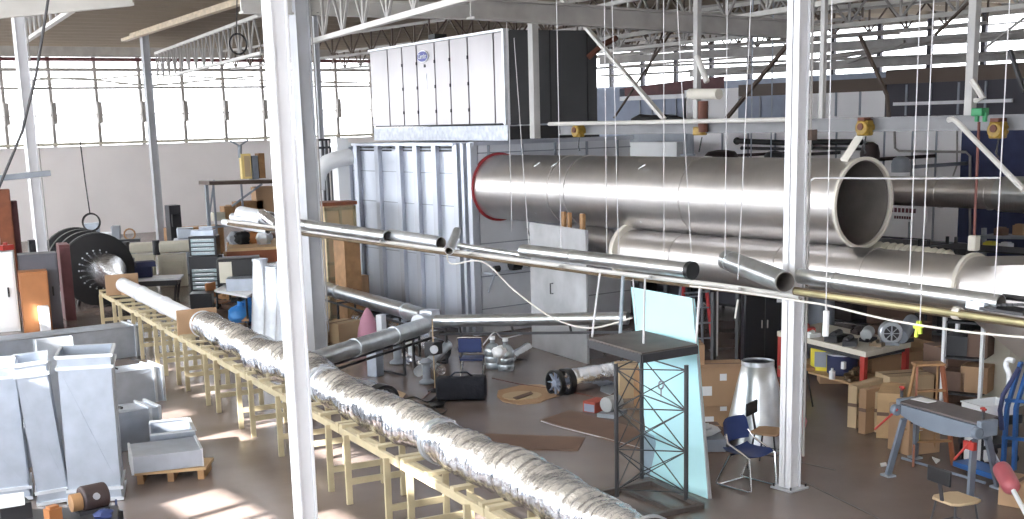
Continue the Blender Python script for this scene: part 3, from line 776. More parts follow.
# slings from rack down to the tower platform
cord(at(600,273,X=11.1), at(592,337,X=10.75), 'white rope from the rack to the left corner of the tower platform', r=.016, name='rope')
cord(at(645,279,X=11.1), at(643.5,347,X=10.4), 'white rope from the rack to the front corner of the tower platform', r=.014, name='rope')
cord(at(700,286,X=11.1), at(696,342,X=11.0), 'white rope from the rack to the right corner of the tower platform', r=.016, name='rope')
cord(at(623,276,X=11.1), at(620,338,X=11.0), 'flat grey strap looped from the rack down behind the tower platform', r=.026, m='machine_grey', name='strap')
cord(at(633,279,X=11.1), at(637,336,X=11.2), 'thin cord from the rack to the back of the tower platform', r=.008, name='rope')
def sag(pts, r, name, m, label, cat='cable'): return solo(MB().path(pts, r, 6), name, m, label, cat)
def smooth_pts(ps, n=8):
    out = []
    for i in range(len(ps)-1):
        p0 = ps[max(i-1,0)]; p1 = ps[i]; p2 = ps[i+1]; p3 = ps[min(i+2, len(ps)-1)]
        for k in range(n):
            u = k/n
            out.append(.5*((2*p1)+(p2-p0)*u+(2*p0-5*p1+4*p2-p3)*u*u+(3*p1-p0-3*p2+p3)*u**3))
    return out+[ps[-1]]
sag(smooth_pts([at(x,y,X=X_) for x,y,X_ in ((447,255,11.2),(452,264,11.3),(483,262,11.4),(515,291,11.6),(553,318,11.8),(590,328,12),(632,318,12))]), .013, 'rope', 'rope', 'white rope sagging from the rack down before the open access door', 'rope')
sag(smooth_pts([at(x,y,X=X_) for x,y,X_ in ((690,286,10.9),(740,292,10.9),(793,300,10.8),(830,306,10.8),(890,320,10.7),(960,331,10.7),(1030,338,10.7))]), .012, 'rope', 'rope', 'thin white line strung below the brownish pipe to the right edge', 'rope')
sag([at(695,298,X=11), at(738,300,X=11.05), at(735,318,X=11.1)][1:], .012, 'rope', 'rope', 'short white cord end dangling before the black cabinet', 'rope')
# fine wire in front of the big pipe end
sag(smooth_pts([at(x,y,X=14.5) for x,y in ((809,200),(809,186),(813,179),(825,178),(900,178.5),(1000,178))]), .014, 'wire', 'cord', 'thin grey rod crossing in front of the open pipe end', 'wire')
sag([at(150,0,Y=9), at(48.5,-3,Y=9), at(45,20,Y=9), at(36,75,Y=9), at(22,132,Y=9), at(-3,192,Y=9)][1:], .010, 'cable', 'cable_dark', 'black cable dropping in a curve at the top left corner', 'cable')
t = thing('cable_coil', 'dark cable hanging before the far wall with a coil at its end', 'cable', at(91,232,Y=40))
MB().path([at(80,140,Y=40), at(85,180,Y=40), at(90,214,Y=40)], .02, 6).build('cable', 'cable_dark', t)
c = at(91,222,Y=40); m = MB()
for k in range(3): m.path([c+Vector((.27*math.cos(2*PI*i/24)+.02*k, .03*k, .27*math.sin(2*PI*i/24)-.01*k)) for i in range(25)], .022, 6)
m.build('coil', 'cable_dark', t)
t = thing('cable_coil', 'dark ring of cable hanging under the roof at the top left', 'cable', at(238,54,Y=32))
c = at(238,44,Y=32); m = MB()
for k in range(2): m.path([c+Vector((.24*math.cos(2*PI*i/24)+.02*k, .03*k, .26*math.sin(2*PI*i/24))) for i in range(25)], .022, 6)
m.build('coil', 'cable_dark', t); MB().path([at(237,-3,Y=32), at(236.5,35,Y=32)], .015, 6).build('cable', 'cable_dark', t)
# fluorescent bar at the left
t = thing('light_fixture', 'long flat lamp arm sticking in from the left edge before the far wall', 'light', at(20,176,Y=24))
MB().bar(at(-10,179,Y=24), at(50,173,Y=24), .12, .10).build('housing', 'machine_grey', t, bev=.01)
MB().tube(at(-10,181,Y=24), at(48,175,Y=24), .03, n=8).build('lens', 'plastic_white', t)

# ------------------------------------------------------------------ pipes on black steel stands
def rp(x, y, z=.78): return at(x, y, Z=z)
t = thing('pipe_run', 'bright round metal pipe sloping from behind the white column to the white junction', 'pipe', rp(370,302)-Vector((0,0,.2)))
MB().tube(rp(285,277), rp(424,316), .155, n=32).build('pipe_wall', 'galv_pipe', t, smooth=50)
m = MB(); p_, q_ = rp(285,277), rp(424,316); d_ = (q_-p_).normalized()
for s in (.45,.9): c = p_.lerp(q_, s); m.hollow(c-d_*.02, c+d_*.02, .175, t=.03)
m.each('seam_band', 'galv', t)
m = MB()
for s in (.2,.5,.8): c = p_.lerp(q_, s); m.bar(Vector((c.x-.22,c.y,0)), Vector((c.x-.22,c.y,.6)), .04); m.bar(Vector((c.x+.22,c.y,0)), Vector((c.x+.22,c.y,.6)), .04); m.bar(Vector((c.x-.25,c.y,.6)), Vector((c.x+.25,c.y,.6)), .04)
m.bar(p_+Vector((.22,0,-.2)), q_+Vector((.22,0,-.2)), .04); m.bar(p_+Vector((-.22,0,-.2)), q_+Vector((-.22,0,-.2)), .04)
m.each('stand_bar', 'dark_steel', t)
t = thing('pipe_run', 'dull dark-grey pipe rising from the white column toward the junction, on a black rail', 'pipe', rp(370,340)-Vector((0,0,.2)))
p_, q_ = rp(311,361), rp(424,326)
MB().tube(p_, q_, .15, n=32).build('pipe_wall', 'galv_pipe', t, smooth=50)
m = MB(); d_ = (q_-p_).normalized()
for s in (.35,.7): c = p_.lerp(q_, s); m.hollow(c-d_*.02, c+d_*.02, .165, t=.03)
m.each('seam_band', 'galv', t)
m = MB(); side = Vector((-d_.y, d_.x, 0))
for sg in (-1,1): m.bar(p_+side*.14*sg+Vector((0,0,-.22)), q_+side*.14*sg+Vector((0,0,-.22)), .04)
for s in (.05,.95):
    c = p_.lerp(q_, s)
    for sg in (-1,1): m.bar(Vector((c.x,c.y,0))+side*.14*sg, Vector((c.x,c.y,.56))+side*.14*sg, .04)
for s in (.35,.66): # hoop stands
    c = p_.lerp(q_, s)
m.each('stand_bar', 'dark_steel', t)
# hoop frames
for (xa,ya,xb,yb,h,lb) in ((378,370,405,375,.72,'black square hoop stand under the dark-grey pipe'),(420,360,447,363,.68,'black square hoop stand under the white junction')):
    a, b = at(xa,ya,Z=.02), at(xb,yb,Z=.02); up_ = Vector((0,0,h-.04)); m = MB()
    for p1_, q1_ in ((a,b),(a,a+up_),(b,b+up_),(a+up_,b+up_)): m.bar(p1_, q1_, .04)
    solo(m, 'hoop_stand', 'dark_steel', lb, 'stand')
t = thing('pipe_run', 'straight shiny pipe running right from the junction behind the tower', 'pipe', rp(530,322,.9)-Vector((0,0,.2)))
p_, q_ = rp(436,321,.82), rp(628,318,1.02)
MB().tube(p_, q_, .115, n=32).build('pipe_wall', 'galv_pipe', t, smooth=50)
m = MB(); m.bar(p_+Vector((0,-.1,-.24)), q_+Vector((0,-.1,-.24)), .045)
for s in (.12,.4,.7,.95): c = p_.lerp(q_, s); m.bar(c+Vector((0,-.1,-.24)), c+Vector((0,-.05,-.1)), .03); m.bar(Vector((c.x,c.y-.1,0)), c+Vector((0,-.1,-.24)), .035) if s in (.95,.12) else None
m.each('stand_bar', 'dark_steel', t)
c = rp(430,320)
t = thing('pipe_junction', 'white box junction where the three floor pipes meet', 'junction', c-Vector((0,0,.22)))
MB().box(c, (.26,.30,.40), rz=.3).build('box', 'galv', t, bev=.01)
MB().tube(c-d_*.45, c, .17, n=24).build('collar', 'galv', t); MB().bar(Vector((c.x,c.y,.0)), c-Vector((0,0,.2)), .04).build('prop', 'steel_beam', t)

# ------------------------------------------------------------------ junk under the pipes
def foil_piece(p, q, r, label, mt='foil', cap=None, name='foil_duct', n=26, seed=1, amp=.06, cat='duct'):
    rnd = random.Random(seed); t = thing(name, label, cat, (p+q)/2-Vector((0,0,r)))
    pts = [p.lerp(q, i/n) for i in range(n+1)]; rs = [r*(1+amp*(rnd.random()-.5)*2) for _ in pts]
    MB().path(pts, rs, 18).build('sleeve', mt, t, smooth=60)
    if cap:
        d = (p-q).normalized(); MB().hollow(p-d*.05, p+d*.20, r*1.18, t=.05, n=24).build('end_ring', cap, t)
    return t
foil_piece(at(370,326,Z=.2), at(347,310,Z=.2), .2, 'foil tube under the bright pipe beside the pink cone', seed=3)
foil_piece(at(437,350,Z=.2), at(396,326,Z=.2), .19, 'foil tube with a black collar under the white junction', cap='black', seed=5)
foil_piece(at(405,345,Z=.16), at(375,335,Z=.16), .15, 'dull foil tube lying behind the dark-grey pipe', seed=6)
foil_piece(at(441,370,Z=.1), at(405,357,Z=.1), .10, 'small crumpled foil tube on the floor below the junction', seed=9)
foil_piece(at(418,372,Z=.12), at(448,345,Z=.35), .09, 'thin silvery tube leaning beside the hoop stand', mt='galv', seed=12)
def box_thing(c, sz, rz, label, m='cardboard', name='cardboard_box', cat='box', tape=True, bev=.004, flaps=False):
    t = thing(name, label, cat, Vector((c[0],c[1],c[2])))
    b = Vector(c)+Vector((0,0,sz[2]/2))
    R = Matrix.Rotation(rz, 3, 'Z')
    if flaps:
        w = .012
        mm = MB()
        for sx in (-1,1): mm.box(b+R@Vector((sx*(sz[0]/2-w/2),0,0)), (w,sz[1],sz[2]), rz)
        for sy in (-1,1): mm.box(b+R@Vector((0,sy*(sz[1]/2-w/2),0)), (sz[0],w,sz[2]), rz)
        mm.box(b-Vector((0,0,sz[2]/2-w/2)), (sz[0],sz[1],w), rz); mm.build('body', m, t)
        mm = MB(); top = b+Vector((0,0,sz[2]/2))
        for sx in (-1,1):
            p = top+R@Vector((sx*sz[0]/2, -sz[1]/2, 0)); q = top+R@Vector((sx*sz[0]/2, sz[1]/2, 0)); out = R@Vector((sx*.22,0,.10)); mm.extr([p,q,q+out,p+out],(0,0,.01))
        mm.build('flap', m, t)
    else:
        MB().box(b, sz, rz).build('body', m, t, bev=bev)
        if tape: MB().box(b+Vector((0,0,sz[2]/2+.002)), (sz[0]*1.002,.05,.004), rz).build('tape', 'cardboard_dark' if m!='cardboard_dark' else 'cardboard', t)
    return t
box_thing(at(345,343,Z=0)+Vector((.1,.3,0)), (.7,.5,.42), .3, 'orange-brown carton on the floor behind the pink cone', 'pale_board')
box_thing(at(358,322,Z=0)+Vector((.2,.8,0)), (.9,.5,.45), .1, 'brown carton further back behind the pink cone, beneath the bright pipe', 'cardboard')
box_thing(at(311,345,Z=0), (.35,.5,.85), .2, 'tall narrow carton standing right beside the white foreground column', 'cardboard')
# pink foam cone
b = at(369,345,Z=0)
t = thing('foam_cone', 'pinkish purple pointed foam cone standing on the floor under the pipes', 'cone', b)
m = MB()
for k in range(9):
    pass
m.lathe([(.24,0),(.24,.12),(.21,.35),(.15,.55),(.08,.70),(.02,.78)], b, 20); m.build('cone', 'pink_foam', t)
# white pedestal boxes
b = at(387,379,Z=0)+Vector((0,.4,0))
t = thing('metal_box', 'tall pale sheet-metal box standing among the foil tubes', 'box', b)
MB().box(b+Vector((0,0,.28)), (.22,.22,.56), .4).build('body', 'galv_blue', t, bev=.01)
MB().box(b+Vector((0,0,.57)), (.26,.26,.02), .4).build('lid', 'sheet_white', t)
b = at(385,350,Z=0)+Vector((0,.1,0))
t = thing('metal_box', 'upper white box poking above the dark-grey pipe', 'box', b)
MB().box(b+Vector((0,0,.36)), (.15,.15,.72), .3).build('body', 'sheet_white', t, bev=.01)
for i,(x,y,s,lb) in enumerate(((398,352,.16,'first'),(412,352,.13,'second'),(427,372,.14,'third'))):
    b = at(x,y+12,Z=0)
    solo(MB().lathe([(s*.3,0),(s,.02),(s,.05),(s*.5,.1),(s*.5,.34),(s*.9,.4),(s*.4,.46)], b, 14), 'fan_part', 'machine_grey' if i!=1 else 'galv', {0:'grey turned metal part standing between the two hoop stands',1:'bright turned metal part behind the rail under the junction',2:'grey turned part on the floor right below the junction'}[i], 'machine part')
# instrument on right of hoop: black box with round dial on a thin stand
b = at(435,391,Z=0); t = thing('light_stand', 'thin pole on a round foot carrying a black dial box below the junction', 'stand', b)
MB().lathe([(.13,0),(.13,.02),(.03,.04),(.01,.05)], b, 16).build('foot', 'black', t)
MB().tube(b, b+Vector((0,0,1.25)), .010, n=8).build('pole', 'pale_board', t)
MB().box(b+Vector((0,0,.75)), (.25,.2,.22), .3).build('instrument', 'dark_steel', t, bev=.01)
MB().tube(b+Vector((-.06,-.11,.75)), b+Vector((-.085,-.155,.75)), .07, n=16).build('dial', 'galv', t)
# black collar fans
b = at(374,397,Z=.2); q = at(362,392,Z=.2)
foil_piece(at(381,398,Z=.22), at(356,388,Z=.2), .2, 'short foil piece with a thick black ring, on the floor behind the foil duct', cap='black', name='foil_fan', seed=21, n=10, cat='fan')
solo(MB().blob(at(390,410,Z=.06)+Vector((0,0,-.03)), (.35,.2,.06), 4, amp=.5), 'plastic_sheet', 'tape_white', 'crumpled white plastic scrap on the floor behind the foil duct', 'plastic')
# floor cardboard, discs
def flat(pts, th, name, m, label, cat='cardboard', z=.0):
    return solo(MB().extr([at(x,y,Z=z) for x,y in pts], (0,0,th)), name, m, label, cat)
flat([(382,396),(387,391),(398,391),(406,394),(402,399),(390,400)], .012, 'cardboard_disc', 'pale_board', 'small tan cardboard disc on the floor left of the black bag')
flat([(498,391),(520,386),(540,385),(566,391),(560,396),(546,400),(540,403),(520,405),(503,402),(497,397)], .015, 'cardboard_sheet', 'cardboard', 'light brown cut-out cardboard sheet on the floor right of the black bag')
solo(MB().lathe([(.33,0),(.33,.014)], at(522,396,Z=.016), 32), 'cardboard_disc', 'pale_board', 'round cardboard disc on the cut-out sheet right of the black bag', 'cardboard')
flat([(513,398),(531,392),(533,394),(517,400)], .012, 'cardboard_strip', 'cardboard_dark', 'narrow cardboard strip lying on the round disc', z=.035)
flat([(440,441),(462,434),(585,438),(578,451),(460,449)], .02, 'cardboard_sheet', 'cardboard_dark', 'long brown cardboard sheet on the floor just behind the foil duct')
flat([(540,421),(570,411),(640,430),(660,455),(620,444)], .02, 'cardboard_sheet', 'cardboard_dark', 'dull brown cardboard sheet on the floor left of the black tower')
flat([(602,381),(612,378),(618,390),(610,395),(600,391)], .008, 'floor_mat', 'machine_grey', 'round grey mat on the floor behind the black tower', cat='mat')
# red box
b = at(594,412,Z=0)
t = thing('red_carton', 'small red carton with a blue end on the floor left of the tower', 'box', b)
MB().box(b+Vector((.08,.05,.09)), (.34,.24,.17), .2).build('body', 'brick_red', t); MB().box(b+Vector((-.085,.01,.075)), (.012,.2,.12), .2).build('blue_end', 'blue_grey', t)
# black bag
b = at(467,401,Z=0)+Vector((0,.15,0))
t = thing('duffel_bag', 'black fabric equipment bag on the floor in front of the navy folding chair', 'bag', b)
ax = Vector((RT.x, RT.y, 0)).normalized()
m = MB(); vs=[]; n_=20; prof_=[(-.42,.13),(-.41,.2),(-.38,.235),(0,.22),(.38,.24),(.41,.2),(.42,.13)]
for u_, r_ in prof_:
    for k in range(n_):
        a_=2*PI*k/n_; cx_=abs(math.cos(a_))**.6*math.copysign(1,math.cos(a_)); sz_=abs(math.sin(a_))**.6*math.copysign(1,math.sin(a_))
        vs.append(b+ax*u_+Vector((-ax.y,ax.x,0))*(r_*.8*cx_)+Vector((0,0,.2+r_*.85*sz_)))
m.add(vs,[(i*n_+k,i*n_+(k+1)%n_,(i+1)*n_+(k+1)%n_,(i+1)*n_+k) for i in range(len(prof_)-1) for k in range(n_)]+[tuple(range(n_)),tuple(range((len(prof_)-1)*n_,len(prof_)*n_))])
m.build('body', 'black_fabric', t)
MB().path([b+ax*-.2+Vector((0,0,.38)), b+ax*-.1+Vector((0,0,.46)), b+ax*.1+Vector((0,0,.46)), b+ax*.2+Vector((0,0,.38))], .015, 6).build('handle', 'black_fabric', t)
# navy folding chair (back to viewer)
def folding_chair(b, yaw, label, tone='navy'):
    t = thing('folding_chair', label, 'chair', b); R = Matrix.Rotation(yaw, 3, 'Z')
    P = lambda x,y,z: Vector(b)+R@Vector((x,y,z))
    for sx in (-1,1): MB().path([P(sx*.21,-.24,.85), P(sx*.215,-.20,.62), P(sx*.22,.28,.0)], .013, 8).build('front_leg_tube', 'chrome', t); MB().path([P(sx*.19,.12,.44), P(sx*.19,-.27,.0)], .012, 8).build('rear_leg', 'chrome', t)
    MB().path([P(-.21,-.24,.85),P(-.15,-.245,.86),P(.15,-.245,.86),P(.21,-.24,.85)], .013, 8).build('top_bar', 'chrome', t)
    m = MB(); m.extr([P(-.2,-.245,.60),P(.2,-.245,.60),P(.2,-.25,.84),P(-.2,-.25,.84)], R@Vector((0,.03,0))); m.build('backrest', tone, t, bev=.008)
    MB().box(P(0,.02,.45), (.40,.38,.035), yaw).build('seat', tone, t, bev=.01)
    m=MB(); m.bar(P(-.2,-.2,.1),P(.2,-.2,.1),.015); m.bar(P(-.215,.2,.12),P(.215,.2,.12),.015); m.build('stretcher','chrome',t)
    return t
folding_chair(at(475,386,Z=0)+Vector((.1,.2,0)), -.75, 'navy folding chair with chrome frame behind the black duffel bag')
# glass jugs
for i,(x,y,lb) in enumerate(((493,368,'clear glass jug on the floor right of the folding chair, left of a pair'),(506,370,'clear ribbed glass jug with a white cap, right of a pair on the floor'))):
    b = at(x,y,Z=0)
    t = thing('glass_jug', lb, 'jug', b)
    MB().lathe([(.15,0),(.165,.03),(.165,.1),(.155,.12),(.165,.14),(.165,.22),(.155,.24),(.165,.26),(.16,.36),(.10,.44),(.045,.48),(.045,.55)], b, 24).build('bottle', 'bottle_glass', t)
    MB().tube(b+Vector((0,0,.54)), b+Vector((0,0,.60)), .055, n=14).build('cap', 'plastic_white', t)
foil_piece(at(512,357,Z=.1), at(528,347,Z=.12), .09, 'small foil sleeve lying behind the glass jugs', seed=31, n=8)
solo(MB().blob(at(499,352,Z=.62), (.13,.10,.11), 8, amp=.4).tube(at(499,366,Z=0), at(499,352,Z=.6), .03, n=8), 'plastic_bag', 'tape_white', 'white crumpled bag on a post behind the glass jugs', 'bag')
solo(MB().path(smooth_pts([at(x,y,Z=z) for x,y,z in ((478,352,.2),(486,341,.55),(495,332,.75),(502,338,.5),(515,336,.45),(530,332,.5))]), .012, 6), 'hose', 'cord', 'thin pale hose looping above the glass jugs', 'hose')
# foil roll with black fan
p = at(568,381,Z=.20); q = at(625,371,Z=.2)
t = foil_piece(p, q, .19, 'long foil-wrapped duct on the floor with a black ring fan at its end', seed=41, cap=None)
d = (p-q).normalized()
MB().hollow(p-d*.02, p+d*.10, .225, t=.04, n=28).build('end_ring', 'black', t)
MB().hollow(p+d*.22, p+d*.31, .225, t=.03, n=28).build('end_ring', 'black', t)
m = MB(); x_, y_, z_ = frame_from(Vector((0,0,0)), d); c_ = p+d*.26
for k in range(4):
    a_ = PI*k/4; m.bar(c_+(x_*math.cos(a_)+y_*math.sin(a_))*.2, c_-(x_*math.cos(a_)+y_*math.sin(a_))*.2, .05, .015)
m.tube(c_-d*.3, c_+d*.03, .06, n=12); m.each('spoke', 'blue_grey', t)
# cables on floor
def fcable(pts, label, m='cable_dark', r=.012): return solo(MB().path(smooth_pts([at(x,y,Z=.016) for x,y in pts]), r, 6), 'cable', m, label, 'cable')
fcable([(405,399),(415,397),(428,402),(437,396),(447,399),(440,404),(424,405)], 'black cable lying curled left of the duffel bag')
fcable([(424,404),(435,409),(441,414),(446,410),(436,407),(430,414),(444,417)], 'tangle of dark cable on the floor below the duffel bag')
fcable([(447,351),(440,365),(437,381),(430,392),(421,400)], 'thin pinkish cable running from the junction to the floor tangle', 'brown_strap', .008)
fcable([(492,378),(520,384),(560,390),(586,395),(612,402)], 'thin brown cable crossing the floor past the cardboard disc', 'brown_strap', .008)
fcable([(541,421),(560,427),(600,437),(640,448)], 'pale cable along the edge of the dull cardboard sheet', 'cord', .008)
fcable([(420,421),(432,417),(446,418),(445,426),(436,430)], 'thin yellow cable loop behind the foil duct', 'yellow_pipe', .008)
solo(MB().blob(at(437,404,Z=.05), (.13,.1,.05), 3, amp=.5), 'power_adapter', 'black', 'small black power block on the floor amid the cables', 'adapter')

# ------------------------------------------------------------------ black lattice tower
ZP = 1.72
l1 = at(617,499,Z=0); l2 = at(642,481,Z=0); l3 = at(686,502,Z=0)
l4 = l1+(l3-l2)*.0
cc = (l1+l2+l3)/3
t = thing('lattice_tower', 'black lattice tower with a square platform slung from ropes, before the pale blue panel', 'tower', cc)
legs = [l1, l2, l3]
for p in legs:
    MB().tube(p+Vector((0,0,.03)), p+Vector((0,0,ZP-.06)), .027, n=14).build('leg', 'dark_steel', t)
m = MB()
zs = [.12, .62, 1.12, 1.60]
for i in range(3):
    a, b = legs[i], legs[(i+1)%3]
    for j, z in enumerate(zs): m.bar(a+Vector((0,0,z)), b+Vector((0,0,z)), .013)
    for j in range(3):
        p, q = (a, b)
        m.bar(p+Vector((0,0,zs[j])), q+Vector((0,0,zs[j+1])), .011); m.bar(q+Vector((0,0,zs[j])), p+Vector((0,0,zs[j+1])), .011)
m.each('lattice_bar', 'dark_steel', t)
a = at(589,338,Z=ZP+.03); b = at(642,353,Z=ZP+.03); c = at(697,344,Z=ZP+.03); d = a+c-b
MB().extr([a,b,c,d],(0,0,-.03)).build('platform', 'platform_top', t)
m = MB()
for p, q in ((a,b),(b,c),(c,d),(d,a)): m.bar(p-Vector((0,0,.07)), q-Vector((0,0,.07)), .04, .10)
m.build('platform_frame', 'dark_steel', t)
ba = [at(590,497,Z=0), at(648,519,Z=0), at(702,508,Z=0), at(652,484,Z=0)]
m = MB()
for i in range(4): m.bar(ba[i]+Vector((0,0,.025)), ba[(i+1)%4]+Vector((0,0,.025)), .07, .05)
m.bar((ba[0]+ba[3])/2+Vector((0,0,.02)), (ba[1]+ba[2])/2+Vector((0,0,.02)), .05,.04); m.build('base_frame', 'platform_top', t)
m = MB(); q = at(661,385,X=l3.x-.15); m.path([q+Vector((.04*math.cos(k*PI/4),0,.05*math.sin(k*PI/4))) for k in range(9)], .012, 6); m.path([q-Vector((0,0,.05)), q-Vector((0,0,.14))], .01, 6)
m.build('shackle', 'machine_grey', t)
# motor/box near tower foot
b = at(612,415,Z=0); t = thing('small_motor', 'grey motor with a flat foot on the floor behind the tower, left leg', 'motor', b)
MB().box(b+Vector((0,0,.03)), (.45,.3,.06), .4).build('foot', 'machine_grey', t); MB().tube(b+Vector((-.12,0,.18)), b+Vector((.16,.05,.18)), .12, n=16).build('casing', 'motor_grey', t)
b = at(642,482,Z=0)+Vector((.15,.15,0)); solo(MB().extr([b, b+Vector((.25,-.1,0)), b+Vector((.2,0,.5)), b+Vector((.05,.05,.6))], (.03,.05,0)), 'sheet_scrap', 'galv_blue', 'small grey sheet-metal scrap at the foot of the tower', 'sheet metal')

# pale blue foam panel leaning behind the tower
pts = [at(632,287,X=11.25), at(692,298,X=11.05), at(695,350,X=10.85), at(709,500,Z=0), at(653,478,Z=0)]
a0, b0, c0, d0 = at(631,287,X=11.35), at(692,298,X=11.25), at(708,499,Z=0), at(650,477,Z=0)
t = thing('foam_board', 'tall pale blue insulation panel leaning behind the black tower', 'panel', (c0+d0)/2)
n_ = (b0-d0).cross(c0-d0).normalized()*.05
MB().extr([a0, b0, c0, d0], n_).build('sheet', 'cyan_foam', t)
MB().extr([b0, b0+Vector((.06,-.05,-.75)), c0+Vector((.02,-.02,0)), c0], n_*.5).build('torn_edge', 'tape_white', t)

# ------------------------------------------------------------------ cardboard boxes behind the panel
def stack(px, py, sz, rz, z, label, m='cardboard', lab=True, off=(0,0)):
    b = at(px, py, Z=0)+Vector((off[0],off[1],z))
    t = box_thing(b, sz, rz, label, m)
    if lab:
        R = Matrix.Rotation(rz, 3, 'Z'); c = b+Vector((0,0,sz[2]*.55))
        for u, w, h, dz in ((.05,.2,.14,-.08),(.28,.1,.1,.12)):
            if sz[0] > .5: MB().box(c+R@Vector((u*sz[0]-.1, -sz[1]/2-.004, dz)), (w,.006,h), rz).build('paper_label', 'tape_white', t)
    return t
BZ = -.62
stack(714,429,(1.05,.6,.32),BZ,0,'flat brown carton at the bottom of the stack behind the blue panel',off=(.2,.35))
stack(714,429,(1.15,.62,.58),BZ,.32,'large brown carton with white labels, middle of the stack behind the blue panel',off=(.15,.35))
stack(702,429,(.42,.45,.30),BZ,.90,'small open brown carton on top of the stack behind the blue panel',lab=False,off=(.2,.5))
stack(706,455,(.75,.5,.32),BZ,0,'brown carton low on the floor between the blue panel and the navy chair','cardboard_dark',lab=False,off=(.1,.35))
b = at(712,452,Z=.32)+Vector((.0,.3,0)); box_thing(b,(.7,.5,.16),BZ,'grey flat box resting on the low carton beside the blue panel','machine_grey',name='flat_box',tape=False)
solo(MB().blob(b+Vector((.05,.0,.22)), (.3,.2,.06), 5, amp=.6), 'plastic_wrap', 'tape_white', 'crumpled clear plastic on the grey flat box', 'plastic')
b = at(634,404,Z=0)+Vector((.4,.5,0))
box_thing(b,(.5,.4,.55),-.5,'tan carton on the floor right behind the tower legs','pale_board')
b = at(640,410,Z=0)+Vector((.1,.1,0))
box_thing(b,(.12,.4,.62),-.5,'narrow dark brown board box behind the tower, right of the tan carton','wood_old',name='wood_box',tape=False)

# red step ladder
def ladder(b, yaw, H_, W_, label, m, steps=5, name='step_ladder', spread=.7, rear_m=None, top_m=None):
    t = thing(name, label, 'ladder', b); R = Matrix.Rotation(yaw, 3, 'Z'); P = lambda x,y,z: Vector(b)+R@Vector((x,y,z))
    tw = W_*.62
    for sx in (-1,1):
        MB().bar(P(sx*W_/2,-spread/2,0), P(sx*tw/2,-.06,H_), .03, .065).build('front_rail', m, t)
        MB().bar(P(sx*W_*.48,spread/2,0), P(sx*tw*.45,.06,H_), .025, .045).build('rear_rail', rear_m or m, t)
    for k in range(1, steps+1):
        u = k/(steps+1); w = (W_+(tw-W_)*u); MB().box(P(0,-spread/2*(1-u)-.06*u,H_*u), (w,.085,.022), yaw).build('step', rear_m or m, t)
    MB().box(P(0,0,H_+.01), (tw+.06,.2,.03), yaw).build('top_cap', top_m or m, t)
    mm = MB(); mm.bar(P(-W_*.4,spread*.33,H_*.28), P(W_*.4,spread*.33,H_*.28), .025); mm.bar(P(-W_*.35,spread*.2,H_*.6), P(W_*.35,spread*.2,H_*.6), .025); mm.each('rear_brace', rear_m or m, t)
    return t
b = at(700,352,Z=0)+Vector((0,.2,0))
ladder(b, -.5, 1.75, .62, 'red step ladder with pale steps behind the blue panel', 'red_ladder', rear_m='machine_grey', top_m='red_ladder')
# white posts / angle irons
solo(MB().box(at(716,356,Z=0)+Vector((0,0,1.05)), (.05,.05,2.1)).box(at(716,356,Z=0)+Vector((.02,.02,1.05)), (.09,.012,2.1)), 'steel_post', 'plastic_white', 'slim white upright post right of the red ladder', 'post')
solo(MB().box(at(682,330,Z=0)+Vector((0,0,.95)), (.04,.04,1.9)), 'steel_post', 'pink_foam', 'slim pale pink post left of the red ladder', 'post')
# black cabinet
b = at(760,372,Z=0)+Vector((.35,.35,0))
t = thing('black_cabinet', 'tall glossy black cabinet between the cartons and the right column', 'cabinet', b)
MB().box(b+Vector((0,0,.78)), (.72,.75,1.5), -.6).build('body', 'cab_black', t, bev=.01)
R = Matrix.Rotation(-.6,3,'Z')
for sx in (-1,1):
    o = MB().box(b+R@Vector((sx*.18,-.385,.8)), (.34,.02,1.42), -.6).build('door', 'cab_black', t, bev=.004)
    MB().box(b+R@Vector((sx*.05,-.41,.85)), (.02,.02,.14), -.6).build('handle', 'steel_beam', o)
MB().box(b+R@Vector((.28,-.40,1.28)), (.14,.005,.10), -.6).build('paper_label', 'tape_white', t)
# silver cone
b = at(757,447,Z=0)+Vector((.1,.1,0))
t = thing('metal_cone', 'big silver sheet-metal cone with an open top behind the navy chair', 'cone', b)
m = MB(); n_=40
m.add([b+Vector((r*math.cos(2*PI*k/n_), r*math.sin(2*PI*k/n_), z)) for r,z in ((.47,0),(.40,.35),(.29,.85),(.215,1.15),(.195,1.17),(.27,.85),(.45,0)) for k in range(n_)],
      [(i*n_+k,i*n_+(k+1)%n_,(i+1)*n_+(k+1)%n_,(i+1)*n_+k) for i in range(6) for k in range(n_)])
m.build('shell', 'galv_pipe', t, smooth=50)
MB().hollow(b+Vector((0,0,1.13)), b+Vector((0,0,1.19)), .225, t=.012, n=40).build('top_collar', 'galv', t)
solo(MB().path([b+Vector((.42,-.42,.18)), b+Vector((.44,-.46,.35)), b+Vector((.38,-.42,.5))], .045, 8), 'red_handle_tool', 'pink_tank', 'small red and blue tool leaning by the foot of the silver cone', 'tool')
solo(MB().box(b+Vector((.42,.25,.98)), (.34,.10,.14), .4).bar(b+Vector((.5,.2,.9)), b+Vector((.62,.1,.55)), .10), 'wood_bracket', 'wood_old', 'orange-brown wooden bracket beside the silver cone top', 'bracket')
